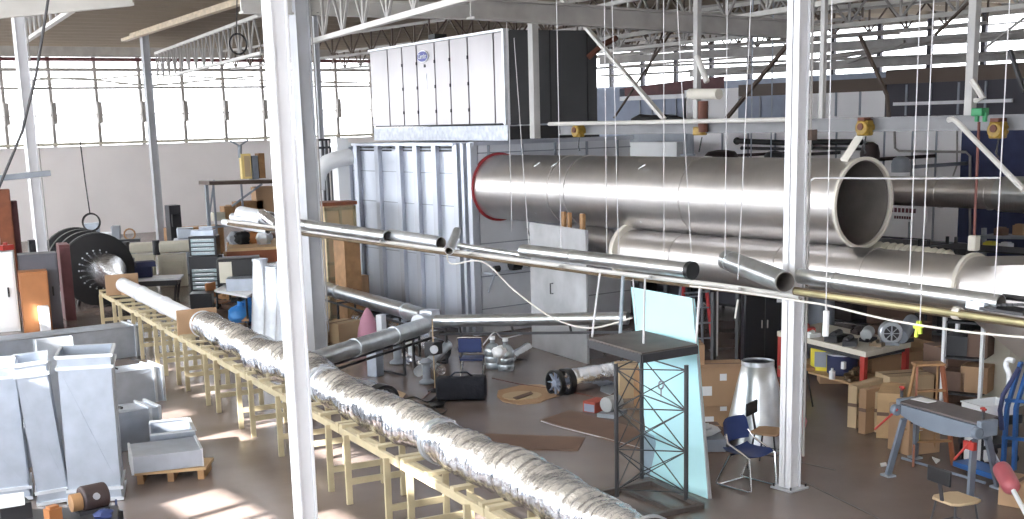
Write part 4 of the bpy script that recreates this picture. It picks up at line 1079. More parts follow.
# navy chair
def shell_chair(b, yaw, label, S=1.0):
    t = thing('sled_chair', label, 'chair', b); R = Matrix.Rotation(yaw, 3, 'Z'); P = lambda x,y,z: Vector(b)+R@Vector((x*S,y*S,z*S))
    # faces -y
    for sx in (-1,1):
        MB().path([P(sx*.20,.16,.66), P(sx*.235,.10,.56), P(sx*.235,-.14,.47), P(sx*.24,-.24,.43), P(sx*.24,-.28,.03), P(sx*.24,-.24,.014), P(sx*.24,.24,.014), P(sx*.235,.28,.03), P(sx*.22,.08,.41)], .013, 8).build('frame_tube', 'chrome', t)
    MB().path([P(-.22,.08,.41),P(.22,.08,.41)], .012, 8).build('cross_tube', 'chrome', t)
    MB().path([P(-.24,.24,.014),P(.24,.24,.014)], .011, 8).build('cross_tube', 'chrome', t)
    n_=9; vs=[]; prof_=[(-.23,.425),(-.18,.45),(0,.435),(.14,.44),(.185,.47)]
    for th in (0,-.014):
        for (y,z) in prof_:
            for k in range(n_): u=(k/(n_-1)-.5)*2; vs.append(P(u*.225, y, z+.03*u*u+th))
    r_=len(prof_); fs=[]
    for o in (0, r_*n_):
        for i in range(r_-1):
            for k in range(n_-1): f_=(o+i*n_+k,o+i*n_+k+1,o+(i+1)*n_+k+1,o+(i+1)*n_+k); fs.append(f_)
    for k in range(n_-1): fs += [(k,k+1,r_*n_+k+1,r_*n_+k), ((r_-1)*n_+k,(r_-1)*n_+k+1,(2*r_-1)*n_+k+1,(2*r_-1)*n_+k)]
    MB().add(vs, fs).build('seat', 'navy', t)
    vs=[]; prof_=[(.175,.56),(.20,.66),(.235,.80),(.24,.84)]; wd=[.19,.225,.21,.17]
    for th in (0,.014):
        for (y,z),w in zip(prof_,wd):
            for k in range(n_): u=(k/(n_-1)-.5)*2; vs.append(P(u*w, y+th-.045*u*u, z))
    r_=4; fs=[]
    for o in (0, r_*n_):
        for i in range(r_-1):
            for k in range(n_-1): fs.append((o+i*n_+k,o+i*n_+k+1,o+(i+1)*n_+k+1,o+(i+1)*n_+k))
    for k in range(n_-1): fs += [(k,k+1,r_*n_+k+1,r_*n_+k), ((r_-1)*n_+k,(r_-1)*n_+k+1,(2*r_-1)*n_+k+1,(2*r_-1)*n_+k)]
    MB().add(vs, fs).build('backrest', 'navy', t)
    return t
cb = (at(735,494,Z=0)+at(770,487,Z=0))/2+Vector((.10,.20,0))
shell_chair(cb, .05, 'navy plastic chair on a chrome sled base beside the right column')
# small shop chairs with wooden seat
def shop_chair(b, yaw, label, sh=.46, wood='pale_board', S=1.0):
    t = thing('shop_chair', label, 'chair', b); R = Matrix.Rotation(yaw, 3, 'Z'); P = lambda x,y,z: Vector(b)+R@Vector((x*S,y*S,z*S))
    m = MB(); m.extr([P(x,y,sh) for x,y in ((-.17,-.19),(.17,-.19),(.21,-.10),(.20,.12),(.14,.19),(-.14,.19),(-.20,.12),(-.21,-.10))], (0,0,.03)); m.build('seat', wood, t, bev=.008)
    for sx in (-1,1):
        for sy in (-1,1): MB().path([P(sx*.14,sy*.13,sh), P(sx*.2,sy*.2,0)], .012, 8).build('leg', 'dark_steel', t)
    m = MB(); m.path([P(-.18,-.18,.2),P(.18,-.18,.2),P(.18,.18,.2),P(-.18,.18,.2),P(-.18,-.18,.2)], .008, 6); m.build('ring_brace', 'dark_steel', t)
    MB().bar(P(0,.18,sh), P(0,.24,sh+.33), .05, .012, up=(0,0,1)).build('back_post', 'dark_steel', t)
    MB().box(P(0,.235,sh+.30), (.34*S,.03,.17*S), yaw).build('backrest', 'black', t, bev=.012)
    return t
shop_chair(at(770,463,Z=0)+Vector((-.15,-.1,0)), .35, 'small chair with wooden seat and black backrest between the cone and the column', wood='cardboard')
shop_chair(at(962,540,Z=0)+Vector((-.12,.02,0)), 1.35, 'shop chair with a worn plywood seat and dark back at the bottom right', wood='pale_board')
# brown-topped stool behind the column
b = at(800,406,Z=0)+Vector((-.1,.0,0))
t = thing('stool', 'thin dark stool with a brown seat just right of the column under the table', 'stool', b)
MB().box(b+Vector((0,0,.62)), (.5,.3,.05), -.5).build('seat', 'wood_old', t, bev=.01)
for sx in (-1,1):
    for sy in (-1,1): MB().path([b+Vector((sx*.12,sy*.1,.6)), b+Vector((sx*.2,sy*.17,0))], .014, 6).build('leg', 'dark_steel', t)

# ------------------------------------------------------------------ red-legged table
TZ = .80
a = at(777,331,Z=TZ); b = at(866,352,Z=TZ); c = at(911,342,Z=TZ); d = a+c-b
t = thing('work_table', 'work table with a cream top and red legs, piled with motors, right of the column', 'table', (a+c)/2*Vector((1,1,0)) if False else Vector(((a.x+c.x)/2,(a.y+c.y)/2,0)))
MB().extr([a,b,c,d],(0,0,-.09)).build('tabletop', 'table_top', t, bev=.005)
ce = (a+c)/2
for p in (a,b,c,d):
    q = p.lerp(ce, .07); MB().box((q.x,q.y,(TZ-.09)/2), (.085,.085,TZ-.09)).build('leg', 'red_paint', t)
m = MB()
for p,q in ((a,b),(b,c),(c,d),(d,a)):
    p2,q2 = p.lerp(ce,.07), q.lerp(ce,.07); m.bar(p2-Vector((0,0,.13)), q2-Vector((0,0,.13)), .03,.05)
m.build('apron', 'dark_steel', t)
a2,b2_,c2,d2 = [Vector((p.lerp(ce,.08).x,p.lerp(ce,.08).y,.22)) for p in (a,b,c,d)]
MB().extr([a2,b2_,c2,d2],(0,0,-.03)).build('lower_shelf', 'plywood', t)
def on_table(x, y): return at(x, y, Z=TZ)
# big round motor
q = on_table(890,344)
t = thing('blower_motor', 'round pale blower housing with a dark grille standing on the red-legged table', 'blower', q)
ax_ = Vector((-.65,-.76,0)).normalized()
MB().tube(q+Vector((0,0,.19))+ax_*-.10, q+Vector((0,0,.19))+ax_*.08, .185, n=32).build('housing', 'galv', t, bev=.02)
MB().tube(q+Vector((0,0,.19))+ax_*.08, q+Vector((0,0,.19))+ax_*.10, .12, n=24).build('grille', 'dark_steel', t)
m = MB(); x_,y_,z_ = frame_from(Vector((0,0,0)), ax_)
for k in range(4): a_=PI*k/4; dd=(x_*math.cos(a_)+y_*math.sin(a_))*.12; c_=q+Vector((0,0,.19))+ax_*.105; m.bar(c_-dd,c_+dd,.03,.01)
m.each('spoke', 'galv', t)
MB().box(q+Vector((.0,.0,.02)), (.3,.3,.04), .6).build('foot', 'machine_grey', t)
q = on_table(903,342); t = thing('electric_motor', 'grey cylindrical motor lying slanted on the table right of the blower', 'motor', q)
MB().tube(q+Vector((-.2,-.1,.12)), q+Vector((.35,.1,.30)), .12, n=20).build('casing','machine_grey',t,bev=.01); MB().box(q+Vector((0,0,.03)),(.3,.2,.06)).build('foot','dark_steel',t)
q = on_table(868,341); t = thing('electric_motor', 'small grey motor on the table left of the blower', 'motor', q)
MB().tube(q+Vector((-.12,-.05,.12)), q+Vector((.12,.08,.14)), .10, n=16).build('casing','motor_grey',t,bev=.01); MB().box(q+Vector((0,0,.03)),(.24,.18,.06)).build('foot','dark_steel',t)
for i,(x,y,s,m_,lb) in enumerate(((838,341,.26,'black','black machine part lying on the table left of centre'),(850,345,.22,'dark_steel','dark lump of machinery near the front corner of the table'),(858,334,.16,'leather_brown','brown fitting near the back edge of the table'),(877,346,.14,'brown_pipe','small brass-coloured fitting in front of the blower'),(806,332,.2,'red_paint','small red item on the table beside the column'),(812,337,.16,'plastic_white','pale folded item on the table beside the column'))):
    q = on_table(x,y)
    solo(MB().box(q+Vector((0,0,s*.2)), (s*1.5,s,s*.4), i*.6).tube(q+Vector((-s*.5,0,s*.4)), q+Vector((s*.5,s*.3,s*.45)), s*.25, n=10), 'machine_part', m_, lb, 'machine part')
# upright cylinder behind
b = at(838,374,Z=0)+Vector((.7,1.0,0))
t = thing('gas_cylinder', 'tall dark grey cylinder standing behind the red-legged table', 'cylinder', b)
MB().lathe([(.22,0),(.24,.03),(.24,1.45),(.22,1.5),(.12,1.52)], b, 24).build('body', 'machine_grey', t); MB().tube(b+Vector((0,0,1.5)), b+Vector((0,0,1.56)), .2, n=20).build('lid', 'cab_grey', t)
# under the table: on lower shelf
sh = .22
q = at(823,372,Z=sh); q=Vector((q.x+.15,q.y+.15,sh)); t = thing('yellow_box', 'bright yellow box on the lower shelf of the red-legged table', 'box', q)
MB().box(q+Vector((0,0,.21)), (.28,.34,.42), .5).build('body', 'yellow', t, bev=.01)
R=Matrix.Rotation(.5,3,'Z'); MB().box(q+Vector((0,0,.2))+R@Vector((-.143,0,0)), (.006,.2,.26), .5).build('printed_panel', 'machine_grey', t)
q = at(842,374,Z=sh); t = thing('stock_pot', 'dark blue-black pot with a pale lid under the red-legged table', 'pot', q)
MB().lathe([(.22,0),(.25,.03),(.25,.32),(.26,.34)], q, 24).build('body', 'dark_blue', t); MB().lathe([(.27,.0),(.27,.02),(.2,.035),(.05,.05)], q+Vector((0,0,.34)), 24).build('lid', 'galv', t); MB().box(q+Vector((-.2,-.19,.2)),(.06,.06,.12)).build('label_tag','tape_white',t)
q = at(832,379,Z=sh); solo(MB().lathe([(.05,0),(.05,.13),(.02,.15),(.02,.18)], q, 14), 'bottle', 'plastic_white', 'small white bottle on the shelf between the yellow box and the pot', 'bottle')
for i,(x,y,lb) in enumerate(((852,381,'greenish brown lump of fittings at the shelf front left of the red leg'),(858,377,'dark brown lump of fittings beside the red corner leg'))):
    solo(MB().blob(at(x,y,Z=sh)+Vector((0,0,.07)), (.16,.12,.08), 50+i, amp=.7), 'scrap_pile', 'brown_pipe', lb, 'scrap')
box_thing(at(800,388,Z=0)+Vector((1.1,-.3,0)), (1.3,.4,.16), -.75, 'low brown crate on the floor under the front of the table', 'cardboard', tape=False, name='low_crate')
box_thing(at(880,372,Z=0)+Vector((1.6,.8,0)), (1.0,.8,.6), .2, 'dark brown carton in the shade under the right end of the table', 'cardboard_dark')
# standing boards
for i,(x0,x1,yt,yb,m_,lb) in enumerate(((847,856,384,427,'pale_board','tan board package standing on the floor, leftmost of the four near the table'),
        (858,865,388,433,'cardboard','thin tan board package, second from left of the four near the table'),
        (867,876,390,431,'pale_board','tan board package, third from left of the four near the table'),
        (876,900,392,438,'plywood','widest tan board package, rightmost of the four near the table'))):
    p, q = at(x0,yb,Z=0), at(x1,yb+1.5,Z=0)
    h_ = at(x0,yt,Y=p.y+.05).z
    d_ = (q-p).normalized(); n2 = Vector((-d_.y,d_.x,0))
    t = thing('board_package', lb, 'board package', p)
    MB().extr([p,q,q+n2*.75,p+n2*.75],(0,0,h_)).build('board', m_, t, bev=.006)
    MB().extr([p+Vector((0,0,h_*.5))-n2*.004,q+Vector((0,0,h_*.5))-n2*.004,q+n2*.76+Vector((0,0,h_*.5)),p+n2*.76+Vector((0,0,h_*.5))],(0,0,.05)).build('tape','cardboard_dark',t)
# boxes behind brake
b = at(919,455,Z=0)+Vector((.15,.2,0))
t = box_thing(b, (.50,.45,.64), -.30, 'tall brown carton with small stickers standing behind the bending brake', 'cardboard')
R=Matrix.Rotation(-.3,3,'Z')
for u,z,w,h,m_ in ((-.17,.50,.10,.12,'dark_steel'),(-.12,.25,.08,.10,'yellow'),(-.10,.38,.12,.10,'tape_white'),(.15,.38,.09,.08,'tape_white')):
    MB().box(b+R@Vector((u,-.228,z)), (w,.006,h), -.3).build('sticker', m_, t)
# white sack / papers
b=at(905,392,Z=0)+Vector((.6,.9,0))
box_thing(b,(1.2,.8,.5),-.2,'wide open carton behind the brake holding a white bag','cardboard',flaps=True)
solo(MB().blob(b+Vector((0,-.05,.55)),(.42,.28,.14),77,amp=.4), 'plastic_bag','plastic_white','white plastic bag bulging out of the open carton behind the brake','bag')
box_thing(at(916,412,Z=0)+Vector((.5,.6,0)),(.75,.5,.45),-.45,'pale brown carton left of the wooden ladder','pale_board')
box_thing(at(990,395,Z=0)+Vector((-.4,.2,0)),(1.1,.7,.85),-.4,'reddish brown carton right behind the wooden ladder','cardboard_dark')
# wooden stepladder
b=(at(924,466,Z=0)+at(961,466,Z=0))/2+Vector((.1,.35,0))
ladder(b, -.62, 1.27, .52, 'old wooden step ladder standing behind the bending brake', 'wood_red', steps=3, name='step_ladder', rear_m='wood_old', top_m='wood_old')
# shelving uprights behind
def shelving(corners, H_, levels, label, m='dark_steel', pm='plastic_white'):
    c=sum((Vector(k) for k in corners), Vector())/4
    t=thing('shelving_unit',label,'shelving',c)
    for k in corners: MB().box(Vector(k)+Vector((0,0,H_/2)),(.05,.05,H_)).build('post',pm,t)
    for z in levels: MB().extr([Vector(k)+Vector((0,0,z)) for k in corners],(0,0,.03)).build('shelf',m,t)
    return t
p,q=at(941,410,Z=0),at(979,414,Z=0); dd=(q-p).normalized(); n2=Vector((-dd.y,dd.x,0))*.7
shelving([p,q,q+n2,p+n2],1.9,(.25,.8,1.35,1.85),'shelving unit with white posts behind the wooden ladder')
k_=0
for z_,items in ((.28,((.2,.35,.3,'cardboard_dark'),(.75,.4,.4,'cardboard'))),(.83,((.25,.4,.3,'dark_steel'),(.8,.3,.35,'cardboard_dark'))),(1.38,((.3,.5,.25,'black'),(.75,.25,.3,'leather_brown')))):
    for u,w,h,m_ in items:
        k_+=1; c_=p.lerp(q,u)+n2*.5; box_thing(Vector((c_.x,c_.y,z_)),(w,.4,h),math.atan2(dd.y,dd.x), ['brown box on the lowest level of the white-posted shelving, left','carton on the lowest level of the white-posted shelving, right','dark box on the second level of the white-posted shelving, left','brown box on the second level of the white-posted shelving, right','black box on the third level of the white-posted shelving, left','brown box on the third level of the white-posted shelving, right'][k_-1], m_, name='storage_box', tape=False)
# white bin on blue cart
b=at(992,470,Z=0)+Vector((.35,.30,0)); zz=.64
t=thing('tool_cart','dark low cart carrying the white bin behind the right end of the brake','cart',b)
MB().box(b+Vector((0,0,zz-.06)),(.62,.5,.12),-.3).build('top_tray','black',t,bev=.01)
MB().box(b+Vector((0,0,.25)),(.58,.46,.05),-.3).build('lower_tray','dark_steel',t)
R=Matrix.Rotation(-.3,3,'Z')
for sx in (-1,1):
    for sy in (-1,1): MB().box(b+R@Vector((sx*.27,sy*.2,.32)),(.04,.04,.52),-.3).build('leg','dark_steel',t); MB().tube(b+R@Vector((sx*.27-.02,sy*.2,.05)),b+R@Vector((sx*.27+.02,sy*.2,.05)),.05,n=12).build('caster','rubber',t)
t=thing('white_bin','shallow white plastic bin on the cart behind the brake','bin',b+Vector((-.02,0,zz)))
m=MB(); c_=b+Vector((-.02,0,zz)); w_=.33; h_=.2
m.box(c_+Vector((0,0,.008)),(.52,.40,.016),-.3)
for sx in (-1,1): m.box(c_+R@Vector((sx*.26,0,.07)),(.014,.41,.14),-.3)
for sy in (-1,1): m.box(c_+R@Vector((0,sy*.2,.07)),(.53,.014,.14),-.3)
m.build('tub','plastic_white',t)
m=MB(); 
for sy in (-1,1): m.box(c_+R@Vector((0,sy*.205,.14)),(.56,.03,.015),-.3)
for sx in (-1,1): m.box(c_+R@Vector((sx*.27,0,.14)),(.03,.43,.015),-.3)
m.build('rim','plastic_white',t)
b=at(975,467,Z=0)+Vector((.12,.05,0))
t=thing('white_canister','tall white jerrycan standing behind the right legs of the brake','canister',b)
MB().box(b+Vector((0,0,.37)),(.30,.22,.66),-.3).build('body','plastic_white',t,bev=.04); MB().tube(b+Vector((.05,0,.7)),b+Vector((.05,0,.76)),.04,n=12).build('cap','plastic_white',t)
# blue hand truck / stand
b=at(1012,470,Z=0)
t=thing('hand_truck','bright blue steel frame stand at the right edge behind the pink tank','hand truck',b)
m=MB()
P=lambda x,y,z:at(x,y,X=b.x)
for (x0,y0,x1,y1) in ((1021,362,1007,408),(1007,408,1003,465),(1030,360,1016,408),(1016,408,1014,470),(1003,437,1030,440),(1006,400,1030,402)):
    m.bar(at(x0,y0,X=b.x-.1),at(x1,y1,X=b.x-.1),.06,.04)
m.build('frame','blue_paint',t)
MB().path([at(1019,368,X=b.x-.3),at(1003,395,X=b.x-.3),at(1000,410,X=b.x-.3),at(1002,430,X=b.x-.3)],.03,8).build('hose','dark_blue',t)
q=at(968,470,Z=0)
t=thing('blue_dolly','low blue wheeled dolly on the floor under the right end of the brake','dolly',at(975,472,Z=0))
a_,b_=at(962,462,Z=.12),at(1003,476,Z=.12); MB().bar(a_,b_,.3,.07).build('deck','blue_paint',t,bev=.01)
for u in (.08,.92):
    w=a_.lerp(b_,u); MB().tube(w+Vector((-.15,-.18,-.06)),w+Vector((-.11,-.18,-.06)),.06,n=14).build('wheel','rubber',t)
    MB().tube(w+Vector((.11,.10,-.06)),w+Vector((.15,.10,-.06)),.06,n=14).build('wheel','rubber',t)
# sheet metal brake
L0=at(901,404,Z=.98); L1=at(976,425,Z=.98); dd=(L1-L0); LL=dd.length; dd.normalize(); nn=Vector((-dd.y,dd.x,0)); ya=math.atan2(dd.y,dd.x); R=Matrix.Rotation(ya,3,'Z')
if nn.dot(Vector((1,1,0)))<0: nn=-nn
c0_=(L0+L1)/2
t=thing('bending_brake','grey-blue sheet-metal bending brake on splayed legs at the lower right','bending brake',Vector((c0_.x,c0_.y,0)))
BP=lambda u,v,z: L0+dd*(u*LL)+nn*v+Vector((0,0,z-.98))
# apron beam with bowed lower edge
pts=[BP(0,0,.97),BP(1,0,.97),BP(1,0,.84),BP(.8,0,.78),BP(.6,0,.755),BP(.4,0,.755),BP(.2,0,.78),BP(0,0,.84)]
MB().extr(pts, nn*.05).build('apron_beam','brake_blue',t,bev=.004)
MB().extr([BP(-.02,.0,.98),BP(1.02,.0,.98),BP(1.02,.30,1.03),BP(-.02,.30,1.03)],(0,0,.025)).build('top_plate','brake_top',t,bev=.004)
MB().extr([BP(0,.05,.80),BP(1,.05,.80),BP(1,.22,.80),BP(0,.22,.80)],(0,0,.17)).build('bed','brake_blue',t,bev=.004)
for u in (-.04,1.04):
    m=MB(); m.box(BP(u,.12,.94),(.07,.26,.19),ya); m.tube(BP(u,-.03,.90)-dd*.04,BP(u,-.03,.90)+dd*.04,.07,n=14); m.build('end_casting','brake_blue',t,bev=.012)
    MB().path([BP(u,.05,1.05),BP(u,.05,1.17)],.02,8).build('clamp_screw','dark_steel',t)
    m=MB(); m.tube(BP(u,.05,1.17)-dd*.04,BP(u,.05,1.17)+dd*.04,.014,n=8); m.tube(BP(u,.05,1.14),BP(u,.05,1.19),.02,n=8); m.build('knob','red_paint',t)
for u,fx,fy in ((0,888,476),(0,915,458),(1,970,499),(1,998,488)):
    f_=at(fx,fy,Z=0); f_=Vector((f_.x,f_.y,0)); near = fx in (888,970)
    tp=BP(u*.94+.03,.02 if near else .22,.80)
    MB().bar(tp,f_+Vector((0,0,.02)),.085,.04,up=dd).build('leg','brake_blue',t); MB().box(f_+Vector((0,0,.012)),(.16,.12,.024),ya).build('foot_pad','machine_grey',t)
MB().path([at(902,458,Z=.06),at(985,483,Z=.06)],.018,8).build('tie_bar','brake_blue',t)
MB().path([BP(0,-.05,.92),BP(-.22,-.16,.62)],.014,8).build('lever','red_paint',t)
MB().path([BP(1.0,-.06,.80),BP(.87,-.14,.56)],.014,8).build('lever','red_paint',t)
MB().box(BP(.98,-.05,.74),(.16,.05,.09),ya).build('lever_hub','red_paint',t)
q=BP(.16,.18,1.035); solo(MB().box(q+Vector((0,0,.012)),(.27,.17,.006),ya+.1),'paper_sheet','tape_white','white sheet of paper lying on the left end of the brake','paper')
# pink tank on pole
a_=at(1000,466,X=13.0); b_=at(1013,490,X=12.7)
t=thing('pink_tank','faded pink-red capsule-shaped float on a slanted pole at the bottom right','tank',at(1016,519,X=12.6))
d_=(b_-a_).normalized(); pr=[(.02,-.02),(.06,0),(.098,.05),(.105,.10)]
L_t=(b_-a_).length; MB().lathe([(r,h) for r,h in pr]+[(.105,L_t-.10),(.098,L_t-.05),(.06,L_t),(.02,L_t+.02)],a_,24,axis=d_).build('float','pink_tank',t)
MB().path([a_-d_*.6,a_],.025,8).build('upper_pole','galv_blue',t); MB().path([b_,b_+d_*.75],.028,8).build('lower_pole','plastic_white',t)
MB().tube((a_+b_)/2-Vector((.09,.10,0)),(a_+b_)/2-Vector((.085,.095,0))+Vector((-.03,-.03,0)),.03,n=12).build('emblem','cab_grey',t)
box_thing(at(1022,508,Z=0)+Vector((.15,.1,0)),(.4,.4,.3),.2,'wood-coloured carton peeking in at the lower right edge','cardboard')
# wire basket, white curled tube, cream box right
b=at(1003,405,Z=0)+Vector((.5,.5,0))
t=thing('wire_basket','grey wire basket with pale contents right of the white bin','basket',b+Vector((0,0,.5)))
m=MB(); 
for i in range(9): 
    u=-.3+.075*i; m.bar(b+Vector((u,-.2,.5)),b+Vector((u,-.2,.85)),.012); m.bar(b+Vector((-.3,u*.66,.5)),b+Vector((-.3,u*.66,.85)),.012)
for z in (.5,.62,.74,.85): m.bar(b+Vector((-.3,-.2,z)),b+Vector((.3,-.2,z)),.014); m.bar(b+Vector((-.3,-.2,z)),b+Vector((-.3,.2,z)),.014)
m.build('wire_mesh','galv',t); MB().box(b+Vector((0,0,.66)),(.5,.34,.28)).build('inner_box','cream',t)
box_thing(b+Vector((.1,.1,0)),(.9,.7,.48),0,'dark crate under the wire basket','cab_grey',name='dark_crate',tape=False)
solo(MB().path(smooth_pts([at(x,y,X=14.6) for x,y in ((1014,361),(1008,360),(1006,366),(1009,374),(1009,384),(1008,388))]),.035,10),'curled_tube','plastic_white','curled white plastic tube above the wire basket','tube')
box_thing(at(1022,430,Z=0)+Vector((1.2,1.1,0)),(.5,.5,1.45),0,'tall cream box at the right edge beyond the blue frame','cream',name='storage_box',tape=False)
# dark shelving along the partition
for i,(yy_,lb) in enumerate(((21.6,'dark storage rack far behind the black cabinet'),(18.4,'dark storage rack behind the red-legged table'),(15.2,'dark storage rack behind the cream box at the right'),(24.8,'dark storage rack behind the blue panel'))):
    p=Vector((21.2,yy_,0))
    cs=[p,p+Vector((0,-3.0,0)),p+Vector((.9,-3.0,0)),p+Vector((.9,0,0))]
    shelving(cs,2.0,(.15,.7,1.25,1.85),lb,'dark_steel','dark_steel')
    for k in range(6):
        z_=(.18,.73,1.28)[k%3]; yy=p.y-.75-1.5*(k//3)
        box_thing(Vector((p.x+.45,yy,z_)),(.7,1.1,.36),0,['lower left','middle left','upper left','lower right','middle right','upper right'][k]+' dark box on the '+lb.replace('dark ',''),['cab_grey','leather_brown','black','dark_steel','cardboard_dark','cab_grey'][(k+i)%6],name='storage_box',tape=False)
# shelving with boxes on far right (y 235-250)
m=MB()
t=thing('wall_shelf','dark wall shelf with small items before the dark blue wall','shelf',at(1004,250,X=24))
for y in (236,250): a_=at(984,y,X=24);b_=at(1040,y+1,X=24); m.bar(a_,b_,.6,.06)
m.bar(at(984,228,X=24),at(984,262,X=24),.08)
m.build('frame','machine_grey',t)
for i,(x,y,mm,lb) in enumerate(((990,248,'yellow','small yellow can on the dark wall shelf'),(1006,249,'tape_white','small white box on the dark wall shelf'),(1020,231,'cardboard','brown box above the dark wall shelf'),(1001,234,'cardboard_dark','dark red box above the dark wall shelf'))):
    q=at(x,y,X=23.9); solo(MB().box(q+Vector((0,0,.02)),(.2,.22,.2)).box(q+Vector((0,0,.13)),(.14,.16,.03)),'storage_can',mm,lb,'can')

# ------------------------------------------------------------------ wooden table with foil duct
def rl(px, z=.9):                # point of the front rail under an image column
    y = 297+.562*(px-110); return at(px, y, Z=z)
A_ = rl(110); B_ = rl(560); dT = (B_-A_); LT = dT.length; dT.normalize()
nT = Vector((-dT.y, dT.x, 0)); 
if nT.x < 0: nT = -nT            # towards the back (east)
TW = .62
def TP(u, v, z): return A_+dT*u+nT*v+Vector((0,0,z-.9))
def uof(px): return (rl(px)-A_).dot(dT)
pairs = [(108,123),(144,157),(165,178),(188,207),(218,240),(253,280),(331,350),(390,414),(472,500),(545,558)]
def uY(y): return (y-A_.y)/dT.y
joints = [29.0, 26.85, 24.9, 22.9, 21.25, 19.25, 17.35, 15.4, 13.4, 11.52, 9.5, 7.7]
wh = ['at its far end before the ringed duct end','second from the far end, under the plain round pipe','third from the far end, under the plain round pipe','holding the plywood bulkhead where foil begins','first wholly under foil duct after the bulkhead','under the narrow foil part, left of the white column','under the bulging foil part left of the white column','passing right behind the white foreground column','just right of the white foreground column','second to the right of the white column','nearest the viewer, cut by the bottom edge']
for i in range(len(joints)-1):
    u0, u1 = uY(joints[i])+.012, uY(joints[i+1])-.012
    t = thing('trestle_table', 'raw wood trestle section '+wh[i], 'trestle', Vector((TP((u0+u1)/2, TW/2, 0))))
    for v in (0, TW): MB().bar(TP(u0,v,.855), TP(u1,v,.855), .045, .09).build('side_rail', 'wood', t, bev=.003)
    n_ = 3
    for k in range(n_+1):
        u = u0+.06+(u1-u0-.12)*k/n_; MB().bar(TP(u,-.02,.92), TP(u,TW+.02,.92), .09, .035).build('slat', 'wood', t)
    for u in (u0+.31, u1-.31):
        for v in (-.045, TW+.045):
            MB().bar(TP(u,v,0), TP(u,v,.86), .075, .04, up=dT).build('leg', 'wood', t, bev=.003)
        MB().bar(TP(u,-.02,.28), TP(u,TW+.02,.28), .035, .075, up=(0,0,1)).build('stretcher', 'wood', t)
    v = TW; MB().bar(TP(u0+.31,v+.02,.5), TP(u1-.31,v+.02,.5), .03, .07).build('back_rail', 'wood', t)
VC = TW*.56
def tp_(px, z=1.13): return TP(uof(px), VC, z)
# cover boxes / bulkheads
for u,lb in ((uof(108)-.1,'square plywood bulkhead at the far end of the trestle where the pipe begins'),(uof(178)+.05,'square plywood bulkhead where the plain pipe meets the foil duct')):
    c = TP(u, VC, 1.12)
    solo(MB().bar(c-dT*.02, c+dT*.02, .72, .46).box(c-Vector((0,0,.2)), (.1,.6,.05), 0), 'bulkhead', 'cardboard' , lb, 'bulkhead')
u0, u1 = uof(108), uof(178)
t = thing('round_pipe', 'plain pale round pipe on the far part of the trestle between two plywood bulkheads', 'pipe', TP((u0+u1)/2, VC, .94))
MB().tube(TP(u0,VC,1.12), TP(u1,VC,1.12), .16, n=32).build('pipe_wall', 'sheet_white', t, smooth=50)
m = MB()
for s in (.3,.62): c = TP(u0+(u1-u0)*s,VC,1.12); m.hollow(c-dT*.03, c+dT*.03, .18, t=.03)
m.each('joint_band', 'sheet_white', t)
# foil flexible duct (sections sagging between joints)
def foil_run(u0, u1, r, label, seed, z0=1.13, swell=0.0, wob=.03, ta=.0):
    rnd = random.Random(seed); n = int((u1-u0)/.022); pts = []; rs = []
    w1, w2 = rnd.random()*6, rnd.random()*6
    for i in range(n+1):
        u = u0+(u1-u0)*i/n
        s = i/n
        off = wob*math.sin(u*1.9+w1)+wob*.5*math.sin(u*4.3+w2)
        pts.append(TP(u, VC+off, z0+.03*math.sin(u*1.3+w2)))
        endt = min(1, min(s, 1-s)*n/14)
        rs.append(r*(.93+.07*endt)+.013*math.sin(u*2*PI/.14+2.5*math.sin(u*1.7+w1))*(.5+.5*math.sin(u*5.3+w2))+.006*math.sin(u*2*PI/.061+3*math.sin(u*2.9))+.010*math.sin(u*7.1+w1)+swell*math.sin(u*2.6+w2))
    mb = MB(); N_ = 44; vs = []; x=None
    for i, p in enumerate(pts):
        d = dT; x_ = nT; y_ = Vector((0,0,1))
        for k in range(N_):
            a_ = 2*PI*k/N_
            q = rs[i]+.016*math.sin(a_*3+i*.11+w1)*math.sin(i*.07+w2)+rnd.uniform(-.006,.006)
            vs.append(p+x_*q*math.cos(a_)+y_*q*math.sin(a_)*.97)
    mb.add(vs, [(i*N_+k, i*N_+(k+1)%N_, (i+1)*N_+(k+1)%N_, (i+1)*N_+k) for i in range(len(pts)-1) for k in range(N_)]+[tuple(range(N_)), tuple(range((len(pts)-1)*N_, len(pts)*N_))])
    t = thing('foil_duct', label, 'duct', TP((u0+u1)/2, VC, z0-r))
    mb.build('foil_sleeve', 'foil', t, smooth=70)
    m = MB()
    for u in (u0+.05, u1-.05): m.hollow(TP(u-.02,VC,z0), TP(u+.02,VC,z0), r*1.02, t=.02, n=32)
    m.each('end_band', 'galv', t)
foil_run(uof(184), uof(239), .235, 'crinkled foil duct section nearest the second bulkhead, left of the white column', 3, swell=.01)
foil_run(uof(239), uof(302), .27, 'crinkled foil duct section bulging next to the white foreground column', 5, swell=.018, wob=.05)
foil_run(uof(302), uof(412), .245, 'crinkled foil duct section just right of the white column', 8, swell=.01)
foil_run(uof(412), LT+.9, .245, 'shiny foil duct section running out of the bottom edge', 11, swell=.008)
